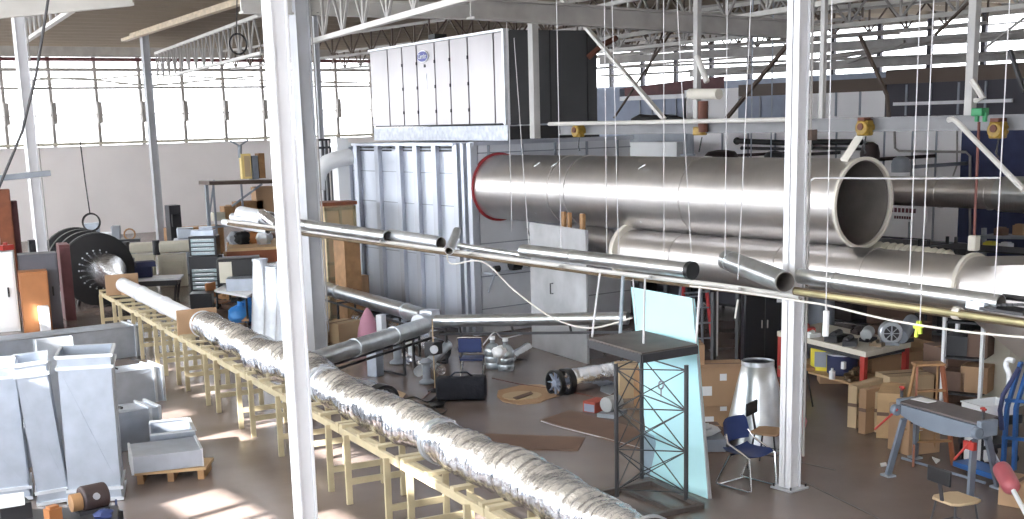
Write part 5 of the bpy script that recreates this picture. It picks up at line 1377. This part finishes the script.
# ringed duct end
c = at(95,281,X=10.05); cz = .98
S_ = Vector((10.72, 33.0, cz)); dS = Vector((.10,1,0)).normalized()
t = thing('ringed_silencer', 'large round duct end ringed with black hoops at the far end of the trestle', 'silencer', S_-Vector((0,0,.98)))
MB().tube(S_, S_+dS*2.7, .80, n=40).build('shell', 'sheet_white', t, smooth=50)
for k in range(4):
    c_ = S_+dS*(.12+.8*k); MB().hollow(c_-dS*.11, c_+dS*.05, .95, t=.18, n=44).build('hoop', 'black', t)
MB().tube(S_-dS*.02, S_+dS*.05, .93, n=44).build('front_disc', 'black', t)
m=MB()
for k in range(18):
    a_=2*PI*k/18; m.tube(S_-dS*.05+Vector((.50*math.cos(a_),0,.50*math.sin(a_))), S_-dS*.01+Vector((.50*math.cos(a_),0,.50*math.sin(a_))), .022, n=6)
m.each('bolt','galv',t)
e_ = TP(uof(108)-.1, VC, 1.12)
pp = [S_-dS*.0, S_-dS*1.2+Vector((0,0,.05)), S_.lerp(e_,.65), e_]
MB().path(pp, [.46,.44,.26,.18], 32).build('reducer', 'foil', t, smooth=50)
m = MB()
for y_ in (.5, 2.2):
    for sx in (-1,1): m.bar(S_+dS*y_+Vector((sx*.5,0,-.98)), S_+dS*y_+Vector((sx*.4,0,-.66)), .08)
m.each('foot', 'black', t)
# bench with dark grid tray right of the spool
b=at(157,303,Z=0)+Vector((.1,.4,0))
t=thing('low_cart','low cart with a dark grid bed and pale rim behind the round pipe','cart',b)
MB().box(b+Vector((0,0,.62)),(1.5,.9,.05),-.5).build('rim','sheet_white',t); MB().box(b+Vector((0,0,.52)),(1.35,.8,.14),-.5).build('bed','dark_steel',t)
R=Matrix.Rotation(-.5,3,'Z')
for sx in (-1,1):
    for sy in (-1,1): MB().bar(b+R@Vector((sx*.55,sy*.35,0)), b+R@Vector((sx*.65,sy*.37,.55)), .05).build('leg','dark_steel',t)
solo(MB().box(b+R@Vector((-.5,.25,.8)), (.9,.6,.32), -.4).box(b+R@Vector((-.2,.1,1.0)), (.5,.4,.14), -.2), 'machine_casing', 'dark_blue', 'dark machine casing resting on the low cart', 'machine part')

# ------------------------------------------------------------------ rectangular ducts, left foreground
def rect_duct(a, b, w, h, label, m='galv_blue', up=None, bands=2, open_a=True):
    """hollow rectangular duct from a to b with raised end frames"""
    a = Vector(a); b = Vector(b); t = thing('rectangular_duct', label, 'duct', Vector(((a.x+b.x)/2,(a.y+b.y)/2,min(a.z,b.z)-(h/2 if abs((b-a).normalized().z)<.5 else 0))))
    x, y, z = frame_from(a, b, up); tk = .012
    m1 = MB()
    for sx in (-1,1):
        m1.bar(a+x*sx*(w/2-tk/2), b+x*sx*(w/2-tk/2), tk, h, up=y)
        m1.bar(a+y*sx*(h/2-tk/2), b+y*sx*(h/2-tk/2), w, tk, up=y)
    m1.build('body', m, t, smooth=0)
    for e, s in ((a,1),(b,-1)):
        fl = MB()
        for off in (0, .14):
            c = e+z*s*(.02+off)
            for sx in (-1,1):
                fl.bar(c+x*sx*(w/2+.012)-z*.02, c+x*sx*(w/2+.012)+z*.02, .03, h+.05, up=y)
                fl.bar(c+y*sx*(h/2+.012)-z*.02, c+y*sx*(h/2+.012)+z*.02, w+.05, .03, up=y)
        fl.build('end_flange', 'galv', t, smooth=0)
    cr = MB()
    for sx in (-1,1):
        f0 = x*sx*(w/2+.002); f1 = y*sx*(h/2+.002)
        cr.bar(a+f0+y*h*.45+z*.2, b+f0-y*h*.45-z*.2, .006, .008, up=x); cr.bar(a+f0-y*h*.45+z*.2, b+f0+y*h*.45-z*.2, .006, .008, up=x)
        cr.bar(a+f1+x*w*.45+z*.2, b+f1-x*w*.45-z*.2, .006, .008, up=y); cr.bar(a+f1-x*w*.45+z*.2, b+f1+x*w*.45-z*.2, .006, .008, up=y)
    cr.build('crease', m, t, smooth=0)
    ht = MB()
    return t
def floor_duct(px, py, lenm, w, h, label, tilt=0, m='galv_blue', back=0):
    """right-hand near bottom corner seen at the pixel; the duct lies along x to the left"""
    p = at(px, py, Z=back); a = Vector((p.x-.02, p.y+w/2, back+h/2)); b = a-Vector((lenm, tilt, 0))
    return rect_duct(b, a, w, h, label, m, up=(0,0,1))
floor_duct(146, 355, 3.1, .75, .62, 'long galvanised rectangular duct lying farthest back of the duct pile at the left')
floor_duct(167, 400, 2.2, .60, .58, 'galvanised rectangular duct lying in the middle of the floor pile, its flange before the trestle')
floor_duct(165, 444, 2.0, .60, .56, 'galvanised rectangular duct lying lowest of the floor pile, a black strap on top')
p = at(118,407,Z=.57); solo(MB().path([at(106,408,Z=.60), at(112,405,Z=.62), at(122,408,Z=.60)], .02, 6).box(at(109,407,Z=.60), (.2,.12,.05), .3), 'strap', 'black', 'black strap lying on the lowest rectangular duct', 'strap')
p = at(109,365,Z=.62); solo(MB().path([at(104,359,Z=.60), at(109,366,Z=.66), at(118,369,Z=.6)], .018, 6), 'strap', 'black', 'short black strap lying on the middle rectangular duct', 'strap')
# standing ducts
def stand_duct(px, py, w, d, h, yaw, label, inward=(0,0), lean=(0,0), m='galv_blue'):
    p = at(px, py, Z=0); R = Matrix.Rotation(yaw, 3, 'Z'); c = p + R@Vector((-w/2, d/2, 0))
    return rect_duct(c+Vector((0,0,.01)), c+Vector((lean[0], lean[1], h)), w, d, label, m, up=tuple(R@Vector((0,1,0))))
stand_duct(122, 500, .62, .75, 1.86, -.38, 'tall standing rectangular duct with an open top, rightmost and widest of the three upright ducts', lean=(.02,0))
stand_duct(70, 502, .36, .70, 1.80, -.30, 'narrow upright rectangular duct between the two wider standing ducts', lean=(-.12,.03))
stand_duct(31, 500, .95, .60, 1.74, -.28, 'upright rectangular duct cut by the left edge of the view', lean=(-.02,0))
# U channel sheet behind v1/v2
p = at(66,470,Z=0)+Vector((.12,.45,0))
t = thing('sheet_channel', 'pale green-grey sheet channel standing behind the narrow upright duct', 'sheet metal', p)
MB().box(p+Vector((0,0,.88)), (.5,.012,1.76), -.15).box(p+Vector((-.24,-.08,.88)), (.012,.16,1.76), -.15).box(p+Vector((.24,-.08,.88)), (.012,.16,1.76), -.15).build('sheet', 'galv', t, smooth=0)
# low flat duct on plank
p = at(128,478,Z=0)
def LP(px,py,z): return at(px,py,Z=z)
t = thing('timber_pallet', 'old wooden pallet on the floor carrying flat duct pieces', 'pallet', at(170,475,Z=0))
a_, b_, c_, d_ = LP(134,476,.12), LP(206,470,.12), LP(214,460,.12), LP(140,462,.12)
m = MB(); m.extr([a_,b_,c_,d_],(0,0,.035)); m.build('deck_boards','plywood',t)
m = MB()
for s in (.08,.5,.92): m.bar(a_.lerp(b_,s)-Vector((0,0,.06)), d_.lerp(c_,s)-Vector((0,0,.06)), .08, .12)
m.each('bearer','wood_old',t)
t = thing('flat_duct', 'shallow galvanised duct piece lying on the pallet, nearer of two', 'duct', LP(165,468,.15))
a_, b_, c_, d_ = LP(133,474,.16), LP(203,466,.16), LP(196,452,.16), LP(130,460,.16)
MB().extr([a_,b_,c_,d_],(0,0,.22)).build('body','galv_blue',t,smooth=0,bev=.004)
m=MB(); up_=Vector((0,0,.11))
for e0,e1 in ((a_,d_),(b_,c_)): m.bar(e0+up_,e1+up_,.03,.26)
m.each('end_flange','galv',t)
t = thing('flat_duct', 'shallow open-topped duct piece behind the other one on the pallet', 'duct', LP(175,447,.15))
a_, b_, c_, d_ = LP(152,455,.16), LP(196,450,.16), LP(190,437,.16), LP(151,441,.16)
m=MB(); 
for e0,e1 in ((a_,b_),(b_,c_),(c_,d_),(d_,a_)): m.bar(e0+Vector((0,0,.14)),e1+Vector((0,0,.14)),.02,.26)
m.extr([a_,b_,c_,d_],(0,0,.012)); m.build('body','galv_blue',t,smooth=0)
MB().bar(a_+Vector((0,0,.28)),b_+Vector((0,0,.28)),.05,.02).bar(d_+Vector((0,0,.28)),c_+Vector((0,0,.28)),.05,.02).bar(b_+Vector((0,0,.28)),c_+Vector((0,0,.28)),.05,.02).build('rim','galv',t)
# machinery lump bottom left
b = at(98,545,Z=0)
t = thing('workbench', 'dark workbench top just showing at the bottom left corner', 'workbench', at(70,560,Z=0)-Vector((0,0,0)))
zb=.78; a_,b_,c_,d_=at(-30,540,Z=zb),at(112,560,Z=zb),at(118,505,Z=zb),at(-20,512,Z=zb)
MB().extr([a_,b_,c_,d_],(0,0,-.06)).build('top','dark_steel',t)
m=MB()
for q in (a_,b_,c_,d_): m.bar(Vector((q.x,q.y,0)),q-Vector((0,0,.06)),.07)
m.each('leg','dark_steel',t)
q=at(92,511,Z=zb); t=thing('grinder_machine','dark brown round-bodied machine on the bench at the bottom left','machine',q)
MB().tube(q+Vector((-.10,.0,.14)), q+Vector((.16,.02,.14)), .13, n=20).build('body','leather_brown',t,bev=.02)
MB().tube(q+Vector((-.2,0,.12)), q+Vector((-.1,0,.12)), .09, n=18).build('wheel','wood_old',t); MB().box(q+Vector((0,0,.02)),(.3,.2,.04)).build('foot','dark_steel',t); MB().tube(q+Vector((.02,-.14,.18)),q+Vector((.02,-.12,.18)),.035,n=12).build('badge','galv',t)
q=at(104,519,Z=zb); solo(MB().blob(q+Vector((0,0,.05)),(.10,.08,.05),9,amp=.4).bar(at(116,500,Z=zb),at(118,530,Z=zb-.1),.02),'rag','navy','dark purple rag beside the brown machine on the bottom-left bench','rag')
q=at(54,524,Z=zb); solo(MB().box(q+Vector((0,0,.08)),(.14,.10,.16),.3).box(q+Vector((0,0,.17)),(.10,.07,.03),.3),'orange_case','orange_cab','small orange case on the bottom-left bench','case')
q=at(12,501,Z=.95); t=thing('paper_tray','white paper sheet on a raised tray at the bottom left corner','paper',Vector((q.x,q.y,zb)))
MB().extr([at(-6,510,Z=.95),at(25,505,Z=.95),at(24,493,Z=.95),at(-6,497,Z=.95)],(0,0,.012)).build('sheet','tape_white',t); MB().box(q-Vector((0,0,.09)),(.3,.25,.16)).build('tray','dark_steel',t)

# ------------------------------------------------------------------ cabinets at far left
def cab(px, py, sz, rz, label, m, name='cabinet', off=(0,0), handle=True, cat='cabinet'):
    b = at(px, py, Z=0)+Vector((off[0],off[1],0)); R = Matrix.Rotation(rz,3,'Z')
    t = thing(name, label, cat, b)
    MB().box(b+Vector((0,0,sz[2]/2)), sz, rz).build('body', m, t, bev=.01)
    o = MB().box(b+R@Vector((0,-sz[1]/2-.012,sz[2]*.5)), (sz[0]*.92,.02,sz[2]*.92), rz).build('door', m, t, bev=.005)
    if handle: MB().box(b+R@Vector((sz[0]*.32,-sz[1]/2-.04,sz[2]*.5)), (.04,.04,.22), rz).build('handle', 'black', o)
    return t, b, R
cab(50,328,(.85,.6,1.75),-.25,'dark grey metal cabinet under the far left column','cab_grey',off=(-.05,.3))
cab(66,322,(.25,.7,1.85),-.2,'narrow maroon cabinet side between the grey cabinet and the black hoops','rust_beam',off=(.25,.5),handle=False,name='narrow_cabinet')
cab(26,330,(.62,.6,1.40),-.25,'orange-brown wooden cabinet left of the dark grey cabinet','orange_cab',off=(.2,-.3),handle=False)
cab(46,333,(.22,.35,.62),-.2,'small pale box standing on the floor between orange and grey cabinets','sheet_white',off=(0,0),handle=False,name='metal_box',cat='box')
t,b,R=cab(8,332,(1.0,.7,1.85),-.3,'pale grey two-tier cabinet at the left edge with clutter on top','plastic_white',off=(-.1,.4))
q=b+Vector((0,0,1.85))
t=thing('green_machine','small pale green rounded machine on top of the left-edge cabinet','machine',q)
MB().blob(q+Vector((-.05,-.1,.24)),(.28,.22,.24),61,16,10,amp=.05).build('body','cream',t); MB().box(q+Vector((0,-.1,.04)),(.5,.3,.06)).build('foot','machine_grey',t); MB().tube(q+Vector((0,-.33,.26)),q+Vector((0,-.28,.26)),.1,n=14).build('dial','dark_steel',t)
solo(MB().box(q+Vector((.3,-.2,.08)),(.3,.2,.12),.4).tube(q+Vector((.3,-.2,.14)),q+Vector((.3,-.2,.2)),.05,n=10),'small_box','red_paint','small reddish box on the left-edge cabinet beside the green machine','box')
cab(6,292,(.75,.5,2.95),-.2,'very tall reddish wood cabinet at the left edge reaching above the others','wood_red',off=(0,0),handle=False)
cab(20,290,(.32,.4,2.6),-.2,'tall dark red narrow cabinet between the reddish wood cabinet and the white column','rust_beam',off=(0,0),handle=False)
cab(4,372,(.30,.35,1.0),-.2,'orange board end low at the left edge behind the ducts','orange_cab',off=(-.2,1.5),handle=False,name='board')
solo(MB().box(at(33,248,X=8.95)+Vector((-.05,-.1,0)),(.16,.12,.42)).box(at(33,248,X=8.95)+Vector((-.05,-.17,.05)),(.08,.03,.12)),'switch_box','dark_steel','small dark switch box mounted on the far-left white column','switch')

# ------------------------------------------------------------------ far machines along the north wall
def machine(px, py, kind, label, s=1., m='cream'):
    b = at(px, py, Z=0)+Vector((0,.5,0)); t = thing('old_machine', label, 'machine', b)
    MB().box(b+Vector((0,0,.55*s)), (.95*s,.75*s,1.1*s), -.4).build('base_cabinet', m, t, bev=.03)
    R = Matrix.Rotation(-.4,3,'Z')
    MB().box(b+R@Vector((0,-.39*s,.6*s)), (.7*s,.04,.6*s), -.4).build('door', m, t, bev=.01)
    if kind == 0:
        MB().box(b+R@Vector((.1,0,1.35*s)), (1.05*s,.6*s,.36*s), -.4).build('head', m, t, bev=.05)
        MB().tube(b+R@Vector((-.5*s,-.1,1.1*s)), b+R@Vector((-.5*s,-.1,1.6*s)), .12*s, n=14).build('spindle', 'dark_steel', t)
    elif kind == 1:
        MB().box(b+R@Vector((-.2,0,1.3*s)), (.35*s,.6*s,1.0*s), -.4).build('column', 'machine_grey', t, bev=.03)
        MB().box(b+R@Vector((.2,-.2,1.2*s)), (.9*s,.6*s,.12*s), -.4).build('table', 'dark_steel', t, bev=.01)
        MB().path([b+R@Vector((.3*s+.22*s*math.cos(k*PI/6),-.35*s,1.45*s+.22*s*math.sin(k*PI/6))) for k in range(13)], .03, 6).build('handwheel', 'wood_old', t)
    else:
        MB().box(b+R@Vector((0,0,1.2*s)), (1.35*s,.95*s,.18*s), -.4).build('top', 'sheet_white', t, bev=.02)
        MB().tube(b+R@Vector((.75*s,-.3*s,.7*s)), b+R@Vector((.85*s,-.3*s,.7*s)), .26*s, n=20).build('handwheel', 'dark_steel', t)
        MB().box(b+R@Vector((-.2,0,1.5*s)), (.6*s,.5*s,.4*s), -.4).build('hood', 'galv_blue', t, bev=.03)
    return t
machine(106,266,2,'pale long machine far back above the black hoops, leftmost of the row',.85,'galv_blue')
machine(131,270,1,'grey machine with a brown handwheel far back right of the black hoops',.8,'machine_grey')
machine(150,285,0,'big cream machine before the slim grey column, left of it',.80)
machine(181,287,0,'big cream machine just right of the slim grey column',.85)
machine(201,274,2,'grey-white machine with a black handwheel left of the black tool chest',.85,'machine_grey')
machine(124,293,1,'grey machine low behind the plain round pipe',.75,'machine_grey')
box_thing(at(185,252,Z=0)+Vector((0,-1,0)),(2.0,.8,1.0),-.1,'wide brown wooden crate against the far wall behind the cream machines','wood_old',name='wooden_crate',tape=False)
solo(MB().box(at(166,262,Z=0)+Vector((0,-1,1.0)),(.4,.4,2.0)).box(at(166,262,Z=0)+Vector((0,-1.25,1.5)),(.3,.1,.4)),'control_box','dark_steel','dark electric control box beside the slim grey column','control box')
# tool chest
b=at(211,299,Z=0)+Vector((.1,.4,0)); t=thing('tool_chest','tall black rolling tool chest with pale drawer fronts','tool chest',b); R=Matrix.Rotation(-.62,3,'Z')
MB().box(b+Vector((0,0,.62)),(.80,.55,1.05),-.62).build('lower_cabinet','cab_black',t,bev=.01); MB().box(b+Vector((0,0,1.42)),(.74,.48,.52),-.62).build('upper_chest','cab_black',t,bev=.01)
for k in range(9):
    z_=.30+.115*k if k<5 else 1.22+.115*(k-5); dpt=.28 if k<5 else .245
    o=MB().box(b+R@Vector((-.0,-dpt,z_)),(.66 if k<5 else .62,.02,.085),-.62).build('drawer','drawer_front',t); 
    MB().box(b+R@Vector((0,-dpt-.02,z_+.025)),(.5,.02,.018),-.62).build('handle','chrome',o)
for sx in (-1,1):
    for sy in (-1,1): MB().tube(b+R@Vector((sx*.33-.02,sy*.2,.05)),b+R@Vector((sx*.33+.02,sy*.2,.05)),.05,n=10).build('caster','rubber',t)
q=b+Vector((0,0,1.68)); solo(MB().box(q+Vector((0,0,.08)),(.6,.42,.14),-.62).box(q+Vector((.1,.1,.19)),(.35,.25,.08),-.4),'paper_stack','galv_blue','stack of pale trays on top of the black tool chest','tray')
box_thing(at(204,324,Z=0),(.5,.5,.75),-.5,'open black waste bin in front of the tool chest','cab_black',name='waste_bin',cat='bin',flaps=False,tape=False)
# orange chair
b=at(210,322,Z=0)+Vector((.3,.1,0)); t=thing('orange_chair','small orange plastic chair in front of the black tool chest','chair',b); R=Matrix.Rotation(.6,3,'Z')
MB().box(b+Vector((0,0,.44)),(.42,.42,.03),.6).build('seat','orange_cab',t,bev=.012); MB().box(b+R@Vector((0,.2,.72)),(.42,.04,.36),.6).build('backrest','orange_cab',t,bev=.012)
for sx in (-1,1):
    for sy in (-1,1): MB().path([b+R@Vector((sx*.16,sy*.16,.43)), b+R@Vector((sx*.2,sy*.2,0))],.013,6).build('leg','chrome',t)
# white desk
TZ2=.76; a_,b_,c_,d_=at(214,290,Z=TZ2),at(247,296,Z=TZ2),at(262,288,Z=TZ2),at(228,283,Z=TZ2)
t=thing('white_table','long white folding table left of the silver cylinders','table',Vector((((a_+c_)/2).x,((a_+c_)/2).y,0)))
MB().extr([a_,b_,c_,d_],(0,0,-.05)).build('tabletop','plastic_white',t); ce=(a_+c_)/2
for q in (a_,b_,c_,d_): q2=q.lerp(ce,.1); MB().bar(Vector((q2.x,q2.y,0)),q2-Vector((0,0,.05)),.04).build('leg','dark_steel',t)
box_thing(at(247,289,Z=TZ2),(.9,.6,.28),-.5,'pale blue-grey flat case on the white folding table','galv_blue',name='flat_case',tape=False)
q=at(234,287,Z=TZ2); t=thing('monitor','black boxy monitor with a yellow paper on the white folding table','monitor',q); R=Matrix.Rotation(-.5,3,'Z')
MB().box(q+Vector((.25,.2,.36)),(1.0,.45,.62),-.5).build('casing','black',t,bev=.03); MB().box(q+Vector((.25,.2,.02)),(.5,.3,.05),-.5).build('foot','black',t); MB().box(q+Vector((.25,.2,.35))+R@Vector((-.3,-.235,0)),(.3,.01,.5),-.5).build('yellow_note','cream',t)
# large blue-grey cubic machine behind the table w/ round port
b=at(243,296,Z=0)+Vector((.3,.8,0)); t=thing('cabinet_fan','bulky grey metal box with a white round port behind the white table','fan cabinet',b); R=Matrix.Rotation(-.45,3,'Z')
MB().box(b+Vector((0,0,.50)),(1.1,.8,1.0),-.45).build('body','machine_grey',t,bev=.04); MB().box(b+Vector((0,0,1.02)),(1.15,.85,.05),-.45).build('lid','galv_blue',t)
c_=b+R@Vector((.30,-.41,.66)); n2=R@Vector((0,-1,0)); MB().hollow(c_,c_+n2*.12,.28,t=.06,n=28).build('port_ring','plastic_white',t); MB().tube(c_,c_+n2*.04,.23,n=28).build('port_opening','dark_steel',t)
# clutter below table
for i,(x,y,mm,lb) in enumerate(((222,312,'wood_old','brown clutter box under the left part of the white table'),(232,316,'dark_steel','dark machine part under the middle of the white table'),(215,318,'brown_web','dark brown lump left under the white table'),(226,322,'cardboard_dark','torn brown scrap on the floor in front of the white table'))):
    b=at(x,y,Z=0); solo(MB().box(b+Vector((0,.2,.15)),(.5,.4,.3),i).blob(b+Vector((.2,.1,.3)),(.25,.2,.12),i,amp=.6),'clutter',mm,lb,'clutter')
solo(MB().extr([at(232,322,Z=.01),at(244,316,Z=.01),at(248,323,Z=.01),at(238,327,Z=.01)],(0,0,.05)).extr([at(240,322,Z=.06),at(247,316,Z=.2),at(249,321,Z=.2)],(0,0,.03)),'cardboard_scrap','cardboard','folded cardboard scrap on the floor left of the blue bags','cardboard')
for i,(x,y,s) in enumerate(((243,325,.27),(251,322,.30))):
    b=at(x,y,Z=0); solo(MB().blob(b+Vector((0,.15,s*.8)),(s,s*.8,s*.85),30+i,14,9,amp=.25).tube(b+Vector((0,.15,s*1.5)),b+Vector((.05,.15,s*1.9)),.05,.09,n=8),'blue_bag','blue_bag',['bright blue plastic bag on the floor, left of the two','bright blue plastic bag on the floor, right of the two beside the silver cylinders'][i],'bag')
# silver tapered cylinders
for i,(x,y,r1,r2,h) in enumerate(((265,338,.30,.15,1.72),(278,342,.31,.16,1.62),(290,345,.31,.16,1.75))):
    b=at(x,y,Z=0); t=thing('metal_cone','','cone',b); t['label']=['slim silver standing cone left of the white column, leftmost of three','silver standing cone in the middle of three left of the white column','silver standing cone touching the white column edge, rightmost of three'][i]
    MB().hollow(b,b+Vector((0,0,h)),r1,r2,t=.012,n=32).build('shell','galv',t,smooth=50); MB().hollow(b+Vector((0,0,h-.04)),b+Vector((0,0,h+.01)),r2+.02,t=.03,n=32).build('top_rim','galv',t)
# mezzanine frame / shelving by wall
PY=41.0
def s_(x,y,dy=0): return at(x,y,Y=PY+dy)
t=thing('storage_gantry','tall open steel storage frame with a dark top rail before the far wall','frame',s_(240,262))
m=MB(); 
for x in (206,): m.bar(s_(x,182), Vector((s_(x,182).x,PY,0)), .10)
for x in (213,241): m.bar(s_(x,182,0),Vector((s_(x,182).x,PY,0)),.06)
m.bar(s_(206,228),s_(262,222),.07); m.bar(s_(208,226),s_(214,180),.05); m.bar(s_(232,206),s_(262,184),.06)
m.each('upright','machine_grey',t); m=MB(); m.bar(s_(204,183),s_(300,180.5),.9,.12); m.build('top_shelf','brown_web',t)
q=s_(246.5,181); t=thing('yellow_carton','tall yellow carton on the storage frame top by the white column','box',q); MB().box(q+Vector((0,0,.50)),(.34,.3,.85),-.2).build('body','pale_yellow',t,bev=.01); MB().box(q+Vector((0,-.16,.50)),(.2,.01,.7),-.2).build('side_panel','pale_board',t)
q=s_(258,180.5); t=thing('clutter_stack','brown and grey bundle of boards right of the yellow carton on the frame','boards',q); MB().box(q+Vector((-.14,0,.45)),(.22,.3,.8),.1).build('grey_board','machine_grey',t); MB().box(q+Vector((.12,0,.5)),(.22,.3,.85),0).build('brown_board','wood_old',t)
q=s_(243,160); solo(MB().path([s_(230,141),s_(238,145),s_(240,152)],.03,6).path([s_(248,140),s_(241,145),s_(240,152)],.03,6).tube(s_(240,145),s_(240,158),.07,n=10),'hanging_bracket','machine_grey','grey hooked bracket hanging above the yellow carton','bracket')
for i,(x0,x1,y0,y1,mm,lb) in enumerate(((224,229,206,221,'wood_old','short dark brown board upright in the storage frame, left'),(230,234,205,221,'wood_old','short brown board upright in the storage frame, right'),(213,224,212,221,'cream','pale box low in the storage frame at the left'),(236,262,200,214,'wood_old','brown wooden boards behind the white rolls'),(256,272,186,214,'cardboard','brown carton high in the storage frame beside the white column'))):
    a_=s_(x0,y1,.3);b_=s_(x1,y0,.3); c_=(a_+b_)/2; w_=abs(b_.x-a_.x); h_=abs(b_.z-a_.z)
    box_thing(Vector((c_.x,PY+.4,a_.z)),(w_,.4,h_),0,lb,mm,name='board_stack',cat='boards',tape=False)
# wooden bench under rolls
WZ=1.0; a_,b_,c_,d_=[at(x,y,Z=1.25) for x,y in ((227,249),(285,246),(285,238),(230,240))]
t=thing('wooden_bench','wooden bench with a dark red front below the white rolls left of the column','bench',Vector((((a_+c_)/2).x,((a_+c_)/2).y,0)))
MB().extr([a_,b_,c_,d_],(0,0,-.08)).build('top','plywood',t); MB().extr([a_-Vector((0,-.05,.08)),b_-Vector((0,-.05,.08)),b_-Vector((0,-.05,.42)),a_-Vector((0,-.05,.42))],(0,.06,0)).build('front_apron','wood_red',t)
for q in (a_,b_,c_,d_): MB().bar(Vector((q.x,q.y+.1,0)),q+Vector((0,.1,-.08)),.1).build('leg','wood_old',t)
for i,(x,y,mm,lb) in enumerate(((243,244,'black','dark helmet-like part on the wooden bench'),(255,243,'orange_cab','orange-brown fitting on the wooden bench'),(264,244,'galv','grey metal fitting on the wooden bench by the column'),(236,244,'machine_grey','small grey fitting at the left of the wooden bench'))):
    b=at(x,y,Z=1.25); solo(MB().blob(b+Vector((0,0,.18)),(.26,.2,.18),70+i,amp=.3).box(b+Vector((0,0,.03)),(.3,.25,.06)),'bench_item',mm,lb,'machine part')
box_thing(at(270,262,Z=.3),(.9,.6,.9),0,'brown carton under the wooden bench beside the white column','cardboard_dark',tape=False)
# ------------------------------------------------------------------ between columns and chamber
HY=26.6
def h_p(x,y,dy=0): return at(x,y,Y=HY+dy)
solo(MB().path([h_p(317,190),h_p(317,180),h_p(320,170),h_p(327,163),h_p(337,159),h_p(350,157)],.19,24), 'elbow_pipe','plastic_white','thick white curved pipe bending into the chamber beside the grey column','pipe',smooth=60)
q=h_p(341,200); solo(MB().box(h_p(341,165)+Vector((.1,.2,-.25)),(.30,.3,1.75)).box(h_p(341,145)+Vector((.1,.2,0)),(.36,.36,.1)),'white_duct_box','plastic_white','upright white box duct at the left corner of the chamber','duct')
m=MB()
for x in (322,326,330): m.bar(h_p(x,140,1.2),Vector((h_p(x,140,1.2).x,HY+1.2,2.4)),.05)
m.bar(h_p(318,140,1.2),h_p(336,139,1.2),.05); m.bar(h_p(318,148,1.2),h_p(336,147,1.2),.05)
m.bar(Vector((h_p(326,140,1.2).x,HY+1.2,0)),Vector((h_p(326,140,1.2).x,HY+1.2,2.5)),.08)
solo(m,'pipe_rack','dark_steel','dark upright pipes behind the white curved pipe','pipes')
t=thing('wood_crate_stack','tall tan wooden crate with a dark top rail left of the ribbed chamber','crate',Vector((h_p(334,250).x,HY-.2,0)))
cx_=h_p(334.5,250).x; MB().box((cx_,HY,1.35+.05),(.78,.7,2.6)).build('panel','pale_board',t,bev=.01); MB().box((cx_,HY-.02,2.72),(.9,.75,.08)).build('top_rail','wood_red',t)
m=MB(); 
for x in (-.38,.0,.38): m.box((cx_+x,HY-.37,1.35),(.06,.04,2.6))
for z in (.1,1.0,1.35,2.6): m.box((cx_,HY-.37,z),(.82,.04,.07))
m.each('batten','wood',t)
box_thing(Vector((h_p(322,285).x,HY-1.3,0)),(.4,.5,2.0),0,'dark narrow timber box between the grey column and the tan crate','wood_old',name='timber_box',tape=False)
cx2=h_p(338,280).x; box_thing(Vector((cx2-.1,HY-1.0,0)),(.5,.4,1.1),.1,'orange-tan carton standing low before the tan crate','cardboard',tape=False)
# sacks / clear plastic by column base
solo(MB().blob(at(312,300,Z=.5)+Vector((0,.6,.2)),(.25,.3,.7),5,amp=.3),'plastic_wrap','galv_blue','crumpled clear wrap hanging right beside the white foreground column','plastic')
# extra things on the far-right floor
solo(MB().extr([at(932,458,Z=.0),at(940,461,Z=.0),at(936,464,Z=.0)],(0,0,.02)),'paper_scrap','tape_white','white scrap on the floor behind the wooden ladder legs','paper')
solo(MB().extr([at(880,464,Z=.0),at(886,463,Z=.0),at(887,466,Z=.0),at(881,467,Z=.0)],(0,0,.012)),'paper_scrap','tape_white','white scrap on the floor left of the brake legs','paper')
# floor joints
m=MB()
for p,q in (((790,475),(880,519)),((800,462),(835,470)),((120,445),(200,438))): m.bar(at(*p,Z=.001),at(*q,Z=.001),.025,.003)
m2=struct(m,'trim_12','concrete_joint')

# ------------------------------------------------------------------ light
w = bpy.data.worlds.new('sky'); scene.world = w; w.use_nodes = True
bg = w.node_tree.nodes['Background']; bg.inputs[0].default_value = (.93,.96,1,1); bg.inputs[1].default_value = 4.2
sd = bpy.data.lights.new('sun','SUN'); sd.energy = 34; sd.angle = math.radians(.6); sd.color = (1,.97,.93)
so = bpy.data.objects.new('sun', sd); COL.objects.link(so)
so.rotation_euler = Vector((-1, -.2, .58)).to_track_quat('Z','Y').to_euler()
scene.cycles.max_bounces = 7; scene.cycles.diffuse_bounces = 4; scene.cycles.glossy_bounces = 4; scene.cycles.transparent_max_bounces = 8
scene.cycles.sample_clamp_indirect = 6
scene.cycles.use_denoising = True
vs_ = scene.view_settings; vs_.view_transform='Standard'; vs_.look='None'; vs_.gamma=1; vs_.use_curve_mapping=False; vs_.exposure = 0.62
